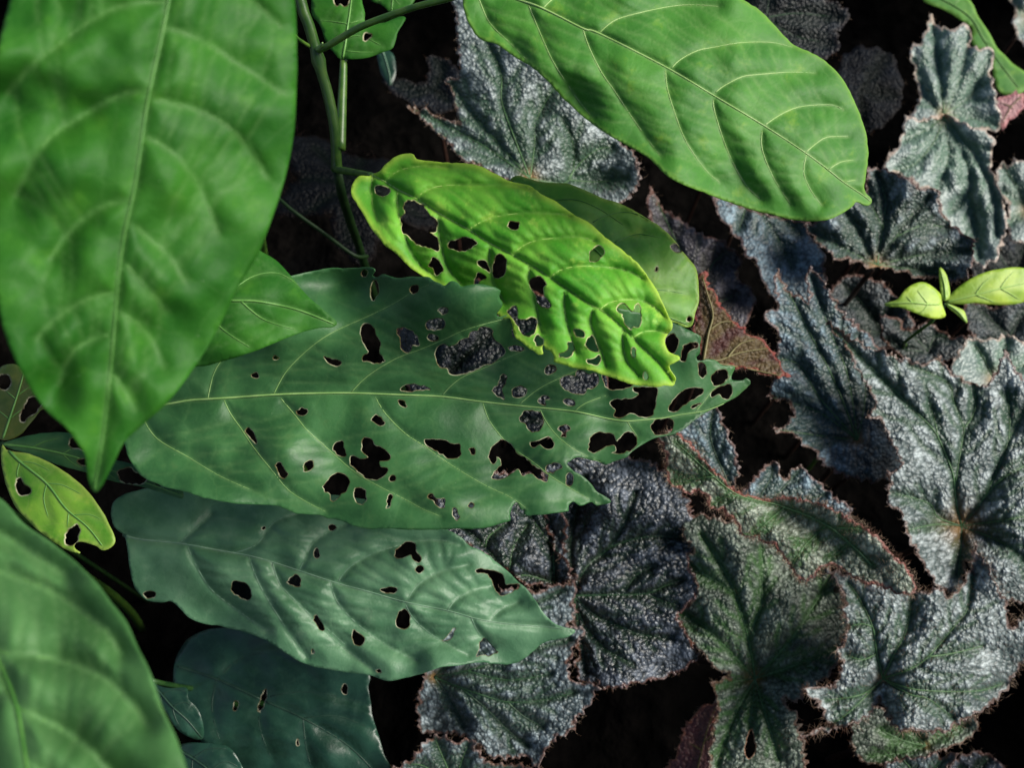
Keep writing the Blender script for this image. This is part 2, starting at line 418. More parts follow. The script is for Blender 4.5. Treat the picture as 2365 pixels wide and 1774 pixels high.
def build_leaf(name, label, cat, outline, mid, lats, shape, mats, holes=(), spacing=8, edge_w=10, rim_w=4.5, group=None,
               thick=.00028, vein_r=(.00055, .00028), vein_mat=None, vein_names=('midrib', 'side_vein'), hub=None, hub_r=30,
               jagged=(3, .35, False), hairs=0, hair_len=(9, 20), hair_mat=None, base=None, petiole=None, petiole_mat=None, petiole_r=.0012,
               parent=None, part_label=None, pet_bend=1.0, seed=1, fuzz=0, vein_w=7, hole_step=4, blade_name='blade', cross=0, branch=0, minor_col=.5):
    O = catmull(outline, spacing * .8, True)
    O = jag(O, jagged[0], jagged[1], seed, jagged[2])
    Hs = [jag(catmull(h, hole_step, True), 5.5, .55, seed + 5 + i) for i, h in enumerate(holes)]
    mid_s = catmull(mid, 8, False); lat_s = [catmull(l, 10, False) for l in lats]
    shape.prepare(catmull(mid, 25, False), [catmull(l, 25, False) for l in lats], O)
    if cross: shape.minor = ladder(shape.mid, shape.lats, cross)
    if branch: shape.minor = twigs([shape.mid] + shape.lats, branch, seed)
    # interior points
    lo, hi = O.min(0), O.max(0)
    gx, gy = np.meshgrid(np.arange(lo[0], hi[0], spacing), np.arange(lo[1], hi[1], spacing * .866))
    gx = gx + (np.arange(gx.shape[0])[:, None] % 2) * spacing * .5
    G = np.stack([gx.ravel(), gy.ravel()], 1); G = G + RNG.uniform(-.15, .15, G.shape) * spacing
    G = G[inside(G, O)]
    G = G[seg_query(G, O, True)[0] > spacing * .45]
    loops = [O] + Hs
    extra = []
    for h in Hs:
        c = h.mean(0)
        m = (G[:, 0] > h[:, 0].min() - 20) & (G[:, 0] < h[:, 0].max() + 20) & (G[:, 1] > h[:, 1].min() - 20) & (G[:, 1] < h[:, 1].max() + 20)
        keep = np.ones(len(G), bool); sub = np.where(m)[0]
        if len(sub):
            dd = seg_query(G[sub], h, True)[0]
            keep[sub] = (~inside(G[sub], h)) & (dd > spacing * .6)
            G = G[keep]
        T = np.roll(h, -1, 0) - np.roll(h, 1, 0); T /= np.linalg.norm(T, axis=1)[:, None] + 1e-9
        Nn = np.stack([T[:, 1], -T[:, 0]], 1)
        if (h[:, 0] * np.roll(h[:, 1], -1) - np.roll(h[:, 0], -1) * h[:, 1]).sum() < 0: Nn = -Nn
        r = h + Nn * rim_w
        r = r[(~inside(r, h)) & inside(r, O)]
        if len(r): r = r[seg_query(r, h, True)[0] > rim_w * .7]
        if len(r): extra.append(r)
    pts = []; edges = []
    for L in loops:
        b = len(pts); pts += [tuple(p) for p in L]
        edges += [(b + i, b + (i + 1) % len(L)) for i in range(len(L))]
    nloop = len(pts)
    for e in extra: pts += [tuple(p) for p in e]
    pts += [tuple(p) for p in G]
    vo, eo, fo, *_ = delaunay_2d_cdt([Vector(p) for p in pts], edges, [], 0, 1e-4, False)
    Q = np.array([(v.x, v.y) for v in vo]); T = np.array([f for f in fo if len(f) == 3], int)
    cen = Q[T].mean(1)
    ok = inside(cen, O)
    for h in Hs:
        m = (cen[:, 0] > h[:, 0].min()) & (cen[:, 0] < h[:, 0].max()) & (cen[:, 1] > h[:, 1].min()) & (cen[:, 1] < h[:, 1].max()) & ok
        ix = np.where(m)[0]
        if len(ix): ok[ix] &= ~inside(cen[ix], h)
    T = T[ok]
    a, b_, c = Q[T[:, 0]], Q[T[:, 1]], Q[T[:, 2]]
    area = (b_[:, 0] - a[:, 0]) * (c[:, 1] - a[:, 1]) - (b_[:, 1] - a[:, 1]) * (c[:, 0] - a[:, 0])
    T[area > 0] = T[area > 0][:, ::-1]           # face the viewer (trace y runs down)
    used = np.unique(T); remap = -np.ones(len(Q), int); remap[used] = np.arange(len(used))
    Q = Q[used]; T = remap[T]
    d, md, vd, cell, mv = shape(Q, True)
    P = shape.place(Q)
    # normals
    fn = np.cross(P[T[:, 1]] - P[T[:, 0]], P[T[:, 2]] - P[T[:, 0]])
    VN = np.zeros_like(P)
    for k in range(3): np.add.at(VN, T[:, k], fn)
    VN /= np.linalg.norm(VN, axis=1)[:, None] + 1e-15
    nv = len(P)
    Pb = P - VN * thick
    # boundary walls
    E = np.concatenate([T[:, [0, 1]], T[:, [1, 2]], T[:, [2, 0]]])
    key = np.sort(E, 1); kk = key[:, 0].astype(np.int64) * nv + key[:, 1]
    u, inv, cnt = np.unique(kk, return_inverse=True, return_counts=True)
    Bd = E[cnt[inv] == 1]
    faces = [tuple(t) for t in T] + [(t[2] + nv, t[1] + nv, t[0] + nv) for t in T] + [(e[1], e[0], e[0] + nv, e[1] + nv) for e in Bd]
    if base is None: base = mid[0]
    origin = shape.place(np.array([base]))[0]
    root = parent
    org_w = origin
    if parent is None: root = empty(name, origin, label, cat, group)
    else: org_w = np.array(parent.location)
    me = mesh_from(blade_name, np.concatenate([P, Pb]) - org_w, faces)
    sm = np.ones(len(faces), bool); sm[2 * len(T):] = False
    me.polygons.foreach_set('use_smooth', sm.tolist())
    mi = np.zeros(len(faces), int); mi[len(T):2 * len(T)] = 1 if len(mats) > 1 else 0
    me.polygons.foreach_set('material_index', mi.tolist())
    edist = seg_query(Q, O, True)[0]
    rim = np.zeros(nv)
    for h in Hs:
        m = (Q[:, 0] > h[:, 0].min() - 20) & (Q[:, 0] < h[:, 0].max() + 20) & (Q[:, 1] > h[:, 1].min() - 20) & (Q[:, 1] < h[:, 1].max() + 20)
        ix = np.where(m)[0]
        if len(ix): rim[ix] = np.maximum(rim[ix], np.clip(1 - seg_query(Q[ix], h, True)[0] / rim_w, 0, 1))
    px_m = shape.local if shape.local else MPP * shape.d
    data = {'vein': np.maximum(np.exp(-(vd / vein_w) ** 1.3), minor_col * np.exp(-(mv / (vein_w * .75)) ** 1.3)), 'rim': rim, 'edge': np.clip(1 - edist / edge_w, 0, 1), 'cell': cell,
            'hub': np.exp(-(np.hypot(Q[:, 0] - hub[0], Q[:, 1] - hub[1]) / hub_r) ** 1.5) if hub is not None else np.zeros(nv)}
    for k_, v_ in data.items():
        at = me.attributes.new(k_, 'FLOAT', 'POINT'); at.data.foreach_set('value', np.concatenate([v_, v_]).astype(np.float32))
    lp = np.zeros((nv, 3)); lp[:, :2] = (Q - lo) * px_m * 100 + seed * 7.3
    at = me.attributes.new('leafpos', 'FLOAT_VECTOR', 'POINT'); at.data.foreach_set('vector', np.concatenate([lp, lp]).astype(np.float32).ravel())
    blade = new_obj(blade_name, me, root, mats)
    vein_parent = root
    if parent is not None:
        if part_label: blade['label'] = part_label
        vein_parent = blade
    # veins, each its own mesh lying in its groove
    def vein(poly, r0, r1, nm):
        ins = inside(poly, O)
        for h in Hs: ins &= ~inside(poly, h)
        V, Fc = [], []; i = 0; n = len(poly)
        while i < n:
            if not ins[i]: i += 1; continue
            j = i
            while j + 1 < n and ins[j + 1]: j += 1
            if j - i >= 2:
                seg = poly[i:j + 1]
                R = r0 + (r1 - r0) * np.linspace(i / n, j / n, len(seg)); R[0] *= .7; R[-1] *= .4
                tube_geo(shape.place(seg, r0 * .85) - org_w, R, 6, V, Fc)
            i = j + 1
        if V: new_obj(nm, mesh_from(nm, V, Fc), vein_parent, [vein_mat])
    if vein_mat is not None:
        if vein_names[0]: vein(mid_s, vein_r[0], vein_r[0] * .35, vein_names[0])
        for l in lat_s: vein(l, vein_r[1], vein_r[1] * .3, vein_names[1])
    # hairs
    if hairs:
        V, Fc = [], []
        nO = len(O)
        Tn = np.roll(O, -1, 0) - np.roll(O, 1, 0); Tn /= np.linalg.norm(Tn, axis=1)[:, None] + 1e-9
        Nn = np.stack([Tn[:, 1], -Tn[:, 0]], 1)
        if (O[:, 0] * np.roll(O[:, 1], -1) - np.roll(O[:, 0], -1) * O[:, 1]).sum() < 0: Nn = -Nn
        idx = RNG.integers(0, nO, hairs)
        for i in idx:
            Lh = RNG.uniform(*hair_len); ang = RNG.normal(0, .6)
            dirv = Nn[i] * math.cos(ang) + Tn[i] * math.sin(ang)
            o2 = O[i] - Nn[i] * 1.5
            q = np.stack([o2, o2 + dirv * Lh * .5, o2 + (dirv + Tn[i] * RNG.normal(0, .35)) * Lh])
            w = shape.place(np.repeat(o2[None], 3, 0))
            pxm = px_m
            off = q - o2
            if shape.local: w = w + np.stack([off[:, 0], -off[:, 1], np.array([0, .3, .5]) * Lh * RNG.normal(.2, .6)], 1) * pxm
            else: w = w + (np.stack([off[:, 0], -off[:, 1], np.array([0, .3, .5]) * Lh * RNG.normal(.3, .6)], 1) * pxm) @ ROT_NP.T
            r = RNG.uniform(.00005, .00009)
            tube_geo(w - org_w, np.array([r, r * .7, r * .15]), 3, V, Fc)
        h_o = new_obj('margin_hairs', mesh_from('margin_hairs', V, Fc), vein_parent, [hair_mat]); h_o['kind'] = 'stuff'
    if fuzz:
        V, Fc = [], []
        for i in RNG.integers(0, nv, fuzz):
            Lh = RNG.uniform(.0007, .0016)
            dr = VN[i] + RNG.normal(0, .45, 3); dr /= np.linalg.norm(dr)
            p0 = P[i] - org_w
            tube_geo(np.stack([p0, p0 + dr * Lh * .5, p0 + dr * Lh + RNG.normal(0, .15, 3) * Lh]), np.array([.00005, .00004, .00001]), 3, V, Fc)
        h_o = new_obj('surface_hairs', mesh_from('surface_hairs', V, Fc), vein_parent, [hair_mat]); h_o['kind'] = 'stuff'
    if petiole is not None:
        # stalk from the base of the blade down to where it grows from
        p0 = origin - np.array(ROT_NP @ np.array([0, 0, 1.0])) * petiole_r * 1.1
        p3 = np.array(petiole, float)
        t = np.linspace(0, 1, 14)[:, None]
        c1 = p0 + (p3 - p0) * .25 + np.array([0, 0, .01]) * pet_bend; c2 = p0 * .35 + p3 * .65 + np.array([.012, .01, .02]) * pet_bend
        curve = (1 - t) ** 3 * p0 + 3 * (1 - t) ** 2 * t * c1 + 3 * (1 - t) * t * t * c2 + t ** 3 * p3
        V, Fc = tube_geo(curve - org_w, petiole_r * (1 + .5 * t[:, 0]), 8)
        new_obj('petiole', mesh_from('petiole', V, Fc), vein_parent, [petiole_mat or vein_mat])
    return root

# ------------------------------------------------------------------ ground
def soil_mat():
    m, t = nt('shade_black_soil')
    out = N(t, 'ShaderNodeOutputMaterial'); tc = N(t, 'ShaderNodeTexCoord')
    a = N(t, 'ShaderNodeTexNoise', i_Scale=40.0, i_Detail=6.0); t.links.new(tc.outputs['Object'], a.inputs['Vector'])
    b = N(t, 'ShaderNodeTexNoise', i_Scale=7.0, i_Detail=3.0); t.links.new(tc.outputs['Object'], b.inputs['Vector'])
    col = mixc(t, ramp(t, a.outputs['Fac'], .35, .7), (.0012, .0011, .0010), (.004, .0034, .0030))  # near-black soil: the shade in the gaps is put into its colour
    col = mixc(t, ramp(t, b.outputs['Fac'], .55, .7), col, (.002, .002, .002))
    bump = N(t, 'ShaderNodeBump', i_Strength=.8, i_Distance=.02); t.links.new(a.outputs['Fac'], bump.inputs['Height'])
    p = N(t, 'ShaderNodeBsdfPrincipled'); t.links.new(col, p.inputs['Base Color']); p.inputs['Roughness'].default_value = .9
    p.inputs['Specular IOR Level'].default_value = .02
    t.links.new(bump.outputs[0], p.inputs['Normal']); t.links.new(p.outputs[0], out.inputs[0])
    return m
gx, gy = np.meshgrid(np.linspace(-1, 1, 121), np.linspace(-1, 1, 121))
gx = np.sign(gx) * (np.abs(gx) * .9 + np.abs(gx) ** 9 * 60); gy = np.sign(gy) * (np.abs(gy) * .9 + np.abs(gy) ** 9 * 60) + .35
gz = (vnoise(gx * 18 + 50, gy * 18 + 50, 2) - .5) * .035 + (vnoise(gx * 60 + 90, gy * 60 + 90, 4) - .5) * .014
gz[np.hypot(gx, gy) > 3] = 0
V = np.stack([gx.ravel(), gy.ravel(), gz.ravel()], 1); n_ = 121
Fc = [(i * n_ + j, i * n_ + j + 1, (i + 1) * n_ + j + 1, (i + 1) * n_ + j) for i in range(n_ - 1) for j in range(n_ - 1)]
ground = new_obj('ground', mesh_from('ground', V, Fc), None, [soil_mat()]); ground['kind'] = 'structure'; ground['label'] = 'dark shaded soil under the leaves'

# ------------------------------------------------------------------ materials of the green shrub
M_big = green_leaf_mat('green_leaf_deep', (.016, .105, .008), (.036, .165, .014), (.085, .25, .022), (.16, .30, .10), trans=.30, rough=.58, spec=.22, net=7, netamt=.05, spotamt=.35)
M_near = green_leaf_mat('green_leaf_soft', (.035, .115, .028), (.070, .19, .055), (.10, .22, .06), (.17, .30, .12), trans=.22, rough=.58, spec=.26, net=7, netamt=.04, spotamt=.3)
M_top = green_leaf_mat('green_leaf_bright', (.036, .175, .016), (.070, .25, .028), (.22, .38, .035), (.30, .45, .16), trans=.30, rough=.58, spec=.3, net=9, netamt=.06, spotamt=.5, edgecol=(.18, .36, .05))
M_yel = green_leaf_mat('green_leaf_yellowing', (.070, .33, .020), (.20, .51, .050), (.46, .68, .11), (.32, .48, .10), trans=.38, rough=.55, spec=.3, net=11, netamt=.08, spotamt=.75, edgecol=(.46, .62, .08), rimcol=(.72, .66, .40))
M_yel2 = green_leaf_mat('green_leaf_pale', (.12, .36, .05), (.26, .50, .09), (.44, .60, .12), (.24, .38, .12), trans=.42, rough=.5, net=9, netamt=.2, spotamt=.7, edgecol=(.3, .42, .06))
M_main = green_leaf_mat('green_leaf_old', (.022, .086, .026), (.044, .145, .044), (.08, .15, .05), (.15, .28, .10), trans=.20, rough=.46, net=6, netamt=.06, spotamt=.35, spec=.32, rimcol=(.40, .38, .24))
M_low = green_leaf_mat('green_leaf_grey', (.046, .130, .060), (.092, .205, .105), (.17, .27, .155), (.16, .26, .16), trans=.16, rough=.46, net=11, netamt=.06, spotamt=.35, spec=.4, rimcol=(.34, .32, .22))
M_dim = green_leaf_mat('green_leaf_shade', (.006, .028, .016), (.016, .058, .034), (.03, .07, .05), (.035, .08, .05), trans=.15, rough=.36, net=9, netamt=.12, spotamt=.2)  # darker copy of the leaf green, shade painted into it
M_tri = green_leaf_mat('green_leaf_seedling', (.07, .24, .016), (.19, .40, .035), (.36, .48, .06), (.28, .38, .10), trans=.3, rough=.48, net=9, netamt=.14, spotamt=.5, edgecol=(.34, .45, .08))
M_lime = green_leaf_mat('green_leaf_lime', (.24, .42, .02), (.46, .62, .06), (.62, .70, .14), (.42, .55, .18), trans=.32, rough=.5, net=9, netamt=.08, spotamt=.4)
V_green = plain_mat('vein_green', (.08, .22, .04), (.12, .27, .06), 220, .45)
V_pale = plain_mat('vein_pale', (.17, .31, .09), (.24, .38, .13), 220, .45)
V_soft = plain_mat('vein_soft', (.05, .17, .025), (.08, .21, .04), 220, .5)
V_lime = plain_mat('vein_lime', (.26, .46, .08), (.34, .52, .12), 220, .45)
V_pale2 = plain_mat('vein_pale_light', (.26, .42, .12), (.34, .48, .18), 220, .45)
V_grey = plain_mat('vein_grey', (.11, .21, .13), (.16, .26, .17), 220, .45)
V_dim = plain_mat('vein_shade', (.012, .035, .022), (.02, .05, .032), 220, .5)  # veins darkened along with the shade-coloured blades
STEM = plain_mat('green_stem', (.030, .090, .010), (.065, .135, .018), 160, .38, .5)
STEM_M = plain_mat('mid_green_stem', (.018, .058, .007), (.038, .085, .012), 160, .32, .5)
STEM_L = plain_mat('stem_shade_tone', (.005, .018, .004), (.010, .028, .006), 160, .5, .2)  # shade on lower stem and twig put into a darker green
STEM_D = plain_mat('dark_green_stem', (.010, .042, .008), (.022, .065, .013), 160, .4, .5)

def down(place, dx=0, dy=0):
    p = np.array(place); return (p[0] + dx, p[1] + dy, 0.0)
def at(u, v, d): return unproject(np.array([[u, v]], float), np.array([d]))[0]

def green(name, label, outline, mid, lats, holes, shape, mat, vmat, **kw):
    kw.setdefault('vein_mat', vmat); kw.setdefault('vein_w', 4); kw.setdefault('cross', 34)
    shape.mq = shape.quilt * .32 if not shape.mq else shape.mq
    return build_leaf(name, label, 'leaf', tr(outline), tr(mid), trs(lats), shape, [mat], holes=trs(holes), **kw)

# 1 the big blurred leaf hanging in from the top left
green('shrub_leaf', 'largest broad green leaf at upper left, blurred and close, hanging tip down',
  'F 610,-140 630,-40 637,0 641,60 642,130 640,210 636,280 625,345 605,420 562,540 520,612 480,692 440,762 400,822 360,872 300,926 268,956 240,1012 216,1055 203,1064 192,1042 187,1010 184,984 168,958 140,922 100,886 62,832 32,775 10,720 -4,660 -14,560 -18,400 -14,250 -6,120 6,60 20,0 50,-140 120,-300 220,-430 320,-500 400,-520 480,-450 560,-300',
  'F 400,-520 398,-300 384,-120 365,0 345,100 318,225 292,400 270,500 256,600 246,720 238,810 222,950 203,1064',
  'N 383,4 290,10 205,50 127,108 60,165 18,217 ; 344,210 300,212 253,231 170,280 108,325 60,400 36,452 ; 307,463 250,472 195,503 150,550 119,597 ; 268,676 220,685 174,705 120,745 83,784 ; 249,773 200,790 163,820 137,885 ; 358,228 450,250 524,289 575,345 615,409 ; 343,318 390,345 434,390 475,460 506,542 ; 311,521 350,555 390,593 430,650 ; 290,610 335,660 385,720 ; 275,719 310,742 343,777 380,849 ; 255,860 290,900 315,945 ; 378,60 470,95 570,160 660,220 ; 395,-80 480,-60 570,-10 650,60 ; 398,-200 480,-190 560,-150 ; 398,-200 280,-180 170,-110 80,-20',
  '', Shape((330, 560), .184, g=(.012, .004), fold=(-.012, .06), arch=.010, quilt=.0022, qw=34, qe=1.4, mq=.0004, wave=.004, seed=2),
  M_big, V_soft, spacing=11, vein_r=(.00040, .00015), vein_w=6, jagged=(2, .2, False), petiole=(-.22, .36, .0), petiole_mat=STEM, base=(428, -556), petiole_r=.0018)

# 2 the out of focus leaf at the bottom left
green('shrub_leaf', 'broad soft green leaf in the bottom left corner, most out of focus',
  'N -90,1115 0,1150 Q 150,100 300,200 440,310 550,410 620,480 700,590 800,720 870,880 940,1010 990,1150 1040,1300 1110,1430 1160,1560 1190,1659 N 448,1880 430,2040 350,2200 250,2320 170,2410 60,2330 -80,2120 -190,1850 -250,1600 -260,1400 -230,1230 -170,1140',
  'N -150,1130 -90,1320 -20,1490 35,1620 62,1774 95,1980 130,2200 170,2410',
  'N -95,1290 0,1322 108,1362 200,1420 262,1475 275,1510 ; N -40,1440 0,1505 108,1520 215,1553 290,1610 338,1672 ; N 0,1560 40,1632 134,1680 205,1730 260,1790 320,1870 ; N -120,1210 -40,1215 60,1270 150,1330 ; N 60,1760 140,1820 220,1900 ; N -60,1400 -150,1440 -220,1520 ; N 20,1600 -80,1650 -180,1740 ; N 75,1850 -20,1900 -80,1980',
  '', Shape((100, 1600), .168, g=(-.03, -.05), fold=(.05, .05), arch=.006, quilt=.0046, qw=38, qe=1.4, mq=.0005, wave=.003, seed=4),
  M_near, V_soft, spacing=12, vein_r=(.00044, .00016), vein_w=6, jagged=(2, .2, False), petiole=(-.3, .15, 0), petiole_mat=STEM, petiole_r=.0018)

# 3 leaf tip showing from under the big one
green('shrub_leaf', 'glossy green leaf tip poking out to the right from under the largest leaf',
  'F 560,540 600,565 640,610 665,640 700,670 722,690 728,701 715,707 690,708 640,722 560,755 480,781 430,792 330,790 250,740 205,640 225,545 300,485 420,470 500,500',
  'F 205,640 300,640 420,646 500,649 558,651 643,669 727,702',
  'F 480,648 540,600 600,590 650,620 ; F 380,644 440,560 520,525 ; F 520,650 570,690 640,712 ; F 420,646 480,710 540,750 ; F 330,641 380,720 430,770',
  '', Shape((600, 720), .268, g=(.012, -.02), fold=(.035, .06), arch=.008, quilt=.0013, qw=30, wave=.006, seed=6),
  M_big, V_green, spacing=8, jagged=(1.5, .3, False), petiole=(-.18, .28, 0), petiole_mat=STEM)

# 4 bright leaf at the top
green('shrub_leaf', 'intact bright green leaf across the top with a drip tip pointing right',
  'F 1000,0 1005,30 1018,60 1040,85 1075,95 1110,120 1150,145 1180,172 1230,225 1290,275 1330,300 1400,340 1450,385 1520,415 1600,445 1660,462 1720,475 1765,477 1800,470 1838,448 1850,436 1868,443 1880,441 1884,432 1869,413 1867,400 1872,370 1875,320 1866,270 1846,220 1820,170 1782,130 1745,110 1710,92 1670,50 1640,20 1608,0 1555,-38 1480,-75 1380,-100 1260,-110 1150,-100 1060,-70 1010,-30',
  'N 1075,-50 1140,-20 1202,0 1253,18 1347,65 1383,76 1539,155 1647,219 1767,291 1861,353 1912,391 1948,420 1990,448 2013,466',
  'N 1383,76 1420,46 1480,28 1548,14 1600,10 1660,14 ; 1550,157 1571,137 1611,116 1651,108 1709,98 1780,97 1830,108 ; 1652,213 1673,197 1713,177 1746,172 1825,166 1883,168 ; 1766,289 1796,268 1833,250 1872,243 1923,242 1948,253 ; 1861,351 1890,327 1912,316 1959,315 ; 1914,391 1941,374 1974,369 ; 1950,420 1977,415 ; 1221,11 1246,72 1275,137 1307,188 1336,231 1369,271 ; 1347,69 1362,112 1389,166 1420,210 1463,275 1499,325 1524,358 ; 1537,163 1541,203 1561,268 1586,329 1629,391 1662,420 ; 1647,231 1651,260 1680,347 1720,423 1756,459 ; 1760,300 1760,344 1786,409 1825,470 ; 1862,358 1856,398 1872,438 1898,474 ; 1100,-20 1130,50 1180,100 1215,135 ; 1253,18 1300,-20 1380,-50 1460,-60',
  '', Shape((1520, 210), .275, g=(.02, -.03), fold=(.03, .05), arch=.012, quilt=.0021, qw=24, qe=1.05, mq=.0004, wave=.006, seed=8, bumps=[(2000, 462, 40, 30, 0, .003)]),
  M_top, V_pale2, spacing=6.5, vein_r=(.00038, .0002), jagged=(2.5, .45, False), petiole=tuple(at(1040, -75, .312)), pet_bend=0, petiole_mat=STEM)

# 5 the yellow-green eaten leaf
L5_HOLES = ('B 735,362 780,357 825,375 820,405 790,418 755,410 737,390 ; 930,455 980,450 1040,480 1065,520 1130,580 1138,610 1120,650 1085,655 1130,690 1145,740 1140,772 1090,760 1000,725 940,675 905,640 908,600 895,570 925,525 915,490 ; '
  '1200,740 1215,715 1260,705 1310,685 1390,715 1370,740 1320,765 1270,775 1215,755 ; 1585,600 1600,580 1650,590 1650,630 1610,635 1590,620 ; 1490,850 1500,810 1530,797 1565,815 1572,870 1560,920 1525,948 1490,930 ; 1390,840 1440,838 1460,870 1465,905 1430,890 1400,870 ; '
  '1395,910 1440,930 1440,950 1400,965 1385,990 1370,985 1375,950 ; 1075,870 1090,840 1110,815 1140,830 1170,890 1165,910 1125,922 1110,890 ; 1725,960 1750,940 1790,935 1830,985 1815,1000 1815,1060 1855,1110 1850,1135 1825,1140 1770,1100 1765,1070 1725,990 ; '
  '2105,800 2120,770 2160,735 2195,760 2190,800 2140,838 2110,840 ; 1580,1155 1630,1120 1645,1165 1650,1205 1700,1210 1740,1195 1775,1220 1770,1260 1740,1310 1690,1315 1660,1280 1620,1210 1595,1185 ; 1750,1335 1770,1310 1800,1325 1810,1370 1770,1380 1755,1355 ; '
  '2005,1275 2050,1275 2078,1300 2070,1325 2030,1325 2010,1300 ; 2080,1375 2110,1315 2135,1330 2160,1400 2155,1420 2110,1405 ; 1965,1360 1980,1350 2008,1390 2000,1430 1960,1458 1920,1450 1920,1430 1970,1400 ; 2090,1470 2130,1460 2170,1440 2175,1480 2150,1503 2100,1490 ; '
  'C 895,320 930,275 975,310 1000,335 1020,290 1040,285 1055,360 1050,410 1030,430 995,430 985,445 950,420 945,390 930,360 935,350 ; 988,580 1000,560 1018,575 1010,625 990,615 ; 1065,730 1080,715 1095,740 1090,768 1070,762')
green('shrub_leaf', 'yellow-green leaf riddled with holes, lying on top in the centre',
  'B 715,285 760,265 800,220 850,180 900,155 960,148 985,160 1000,185 1060,195 1090,200 1200,210 1350,215 1440,245 1520,285 1600,330 1700,350 1770,385 1800,410 1900,460 2000,540 2100,590 2190,670 C 1010,0 1060,60 1120,140 1170,230 1200,300 1220,350 1250,400 1250,440 1225,470 1205,500 1205,530 1225,580 1250,600 1290,610 1300,640 1260,660 1230,680 1235,700 1265,745 1265,795 1200,805 1140,812 1060,805 980,790 880,755 800,730 740,712 620,690 560,672 500,655 495,620 470,580 440,570 432,545 418,560 428,600 400,606 375,590 330,560 290,530 250,500 240,460 225,400 213,372 150,370 130,340 B 1400,1100 1250,1050 1130,990 1040,930 960,880 910,830 850,770 800,740 760,690 720,640 690,590 650,520 620,470 588,420 585,370 605,315 640,295 690,295',
  'B 715,285 800,330 880,380 1000,440 1140,530 1330,635 1480,730 1620,800 1850,940 2100,1110 2212,1170 C 960,460 1060,560 1180,670 1265,790',
  'B 1000,430 1080,380 1180,355 1400,355 1650,360 1740,385 ; 1335,635 1420,585 1530,550 1700,530 1900,535 1980,550 ; 1620,790 1680,740 1770,705 1900,690 2050,685 2140,710 ; C 480,105 540,65 640,42 760,42 900,55 1000,85 1060,120 ; C 785,320 850,275 950,255 1070,265 1150,310 1200,360 ; 1000,500 1060,462 1150,455 1220,470 ; B 800,325 900,255 1060,230 1200,240 ; 720,290 715,380 720,480 750,580 ; 880,385 880,480 900,600 940,720 980,800 1030,870 1110,930 ; 1140,540 1145,640 1160,740 1180,820 1230,920 1290,990 ; 1470,740 1470,850 1500,970 1560,1100 ; 1720,880 1725,960 1760,1060 1780,1200 1800,1290 ; C 565,210 565,300 580,400 610,500 640,600 ; 740,320 730,400 760,480 800,580 830,680 ; 935,450 940,560 970,660 1040,740',
  L5_HOLES, Shape((1200, 640), .294, g=(-.022, -.028), fold=(.028, .05), arch=.006, quilt=.0040, qw=15, qe=.95, mq=.0009, wave=.004, seed=11, bumps=[(1090, 700, 110, 70, 20, .009), (840, 430, 60, 60, 0, .006)]),
  M_yel, V_lime, spacing=6, vein_r=(.00036, .00025), jagged=(3, .5, False), rim_w=3, vein_w=4, edge_w=16,
  pet_bend=0, petiole=tuple(at(778, 391, .374)), petiole_mat=STEM)

# 6 the leaf behind it
green('shrub_leaf', 'pale green leaf half hidden behind the yellow-green holed leaf',
  'Y 540,1120 600,1135 700,1160 860,1172 1000,1225 1090,1268 1200,1300 1330,1370 1440,1440 1530,1520 1600,1610 C 1365,0 1400,50 1420,130 1423,200 1421,270 1400,340 1386,400 1370,426 1340,431 1290,415 1255,398 N 1450,740 1350,665 1240,550 1190,480 1178,420',
  'N 1185,418 1250,470 1330,535 1430,630 1500,710 1590,750',
  'Y 1020,1420 1100,1380 1200,1355 1300,1365 1400,1420 ; 1160,1550 1250,1510 1330,1495 1460,1520 ; N 1250,470 1320,460 1380,480 1440,520 ; N 1480,690 1520,670 1590,680 ; N 1500,710 1480,735 ; N 1330,535 1340,600 1380,660',
  'C 1345,380 1360,365 1372,378 1362,395 1348,392 ; 1140,55 1155,45 1162,62 1145,70 ; Y 1520,1570 1550,1560 1585,1600 1560,1610 1530,1590',
  Shape((1450, 600), .322, g=(-.01, -.025), fold=(.02, .05), arch=.008, quilt=.0018, qw=26, wave=.004, seed=13),
  M_yel2, V_green, spacing=8, jagged=(2.5, .4, False), pet_bend=0, petiole=tuple(at(1080, 440, .40)), petiole_mat=STEM)

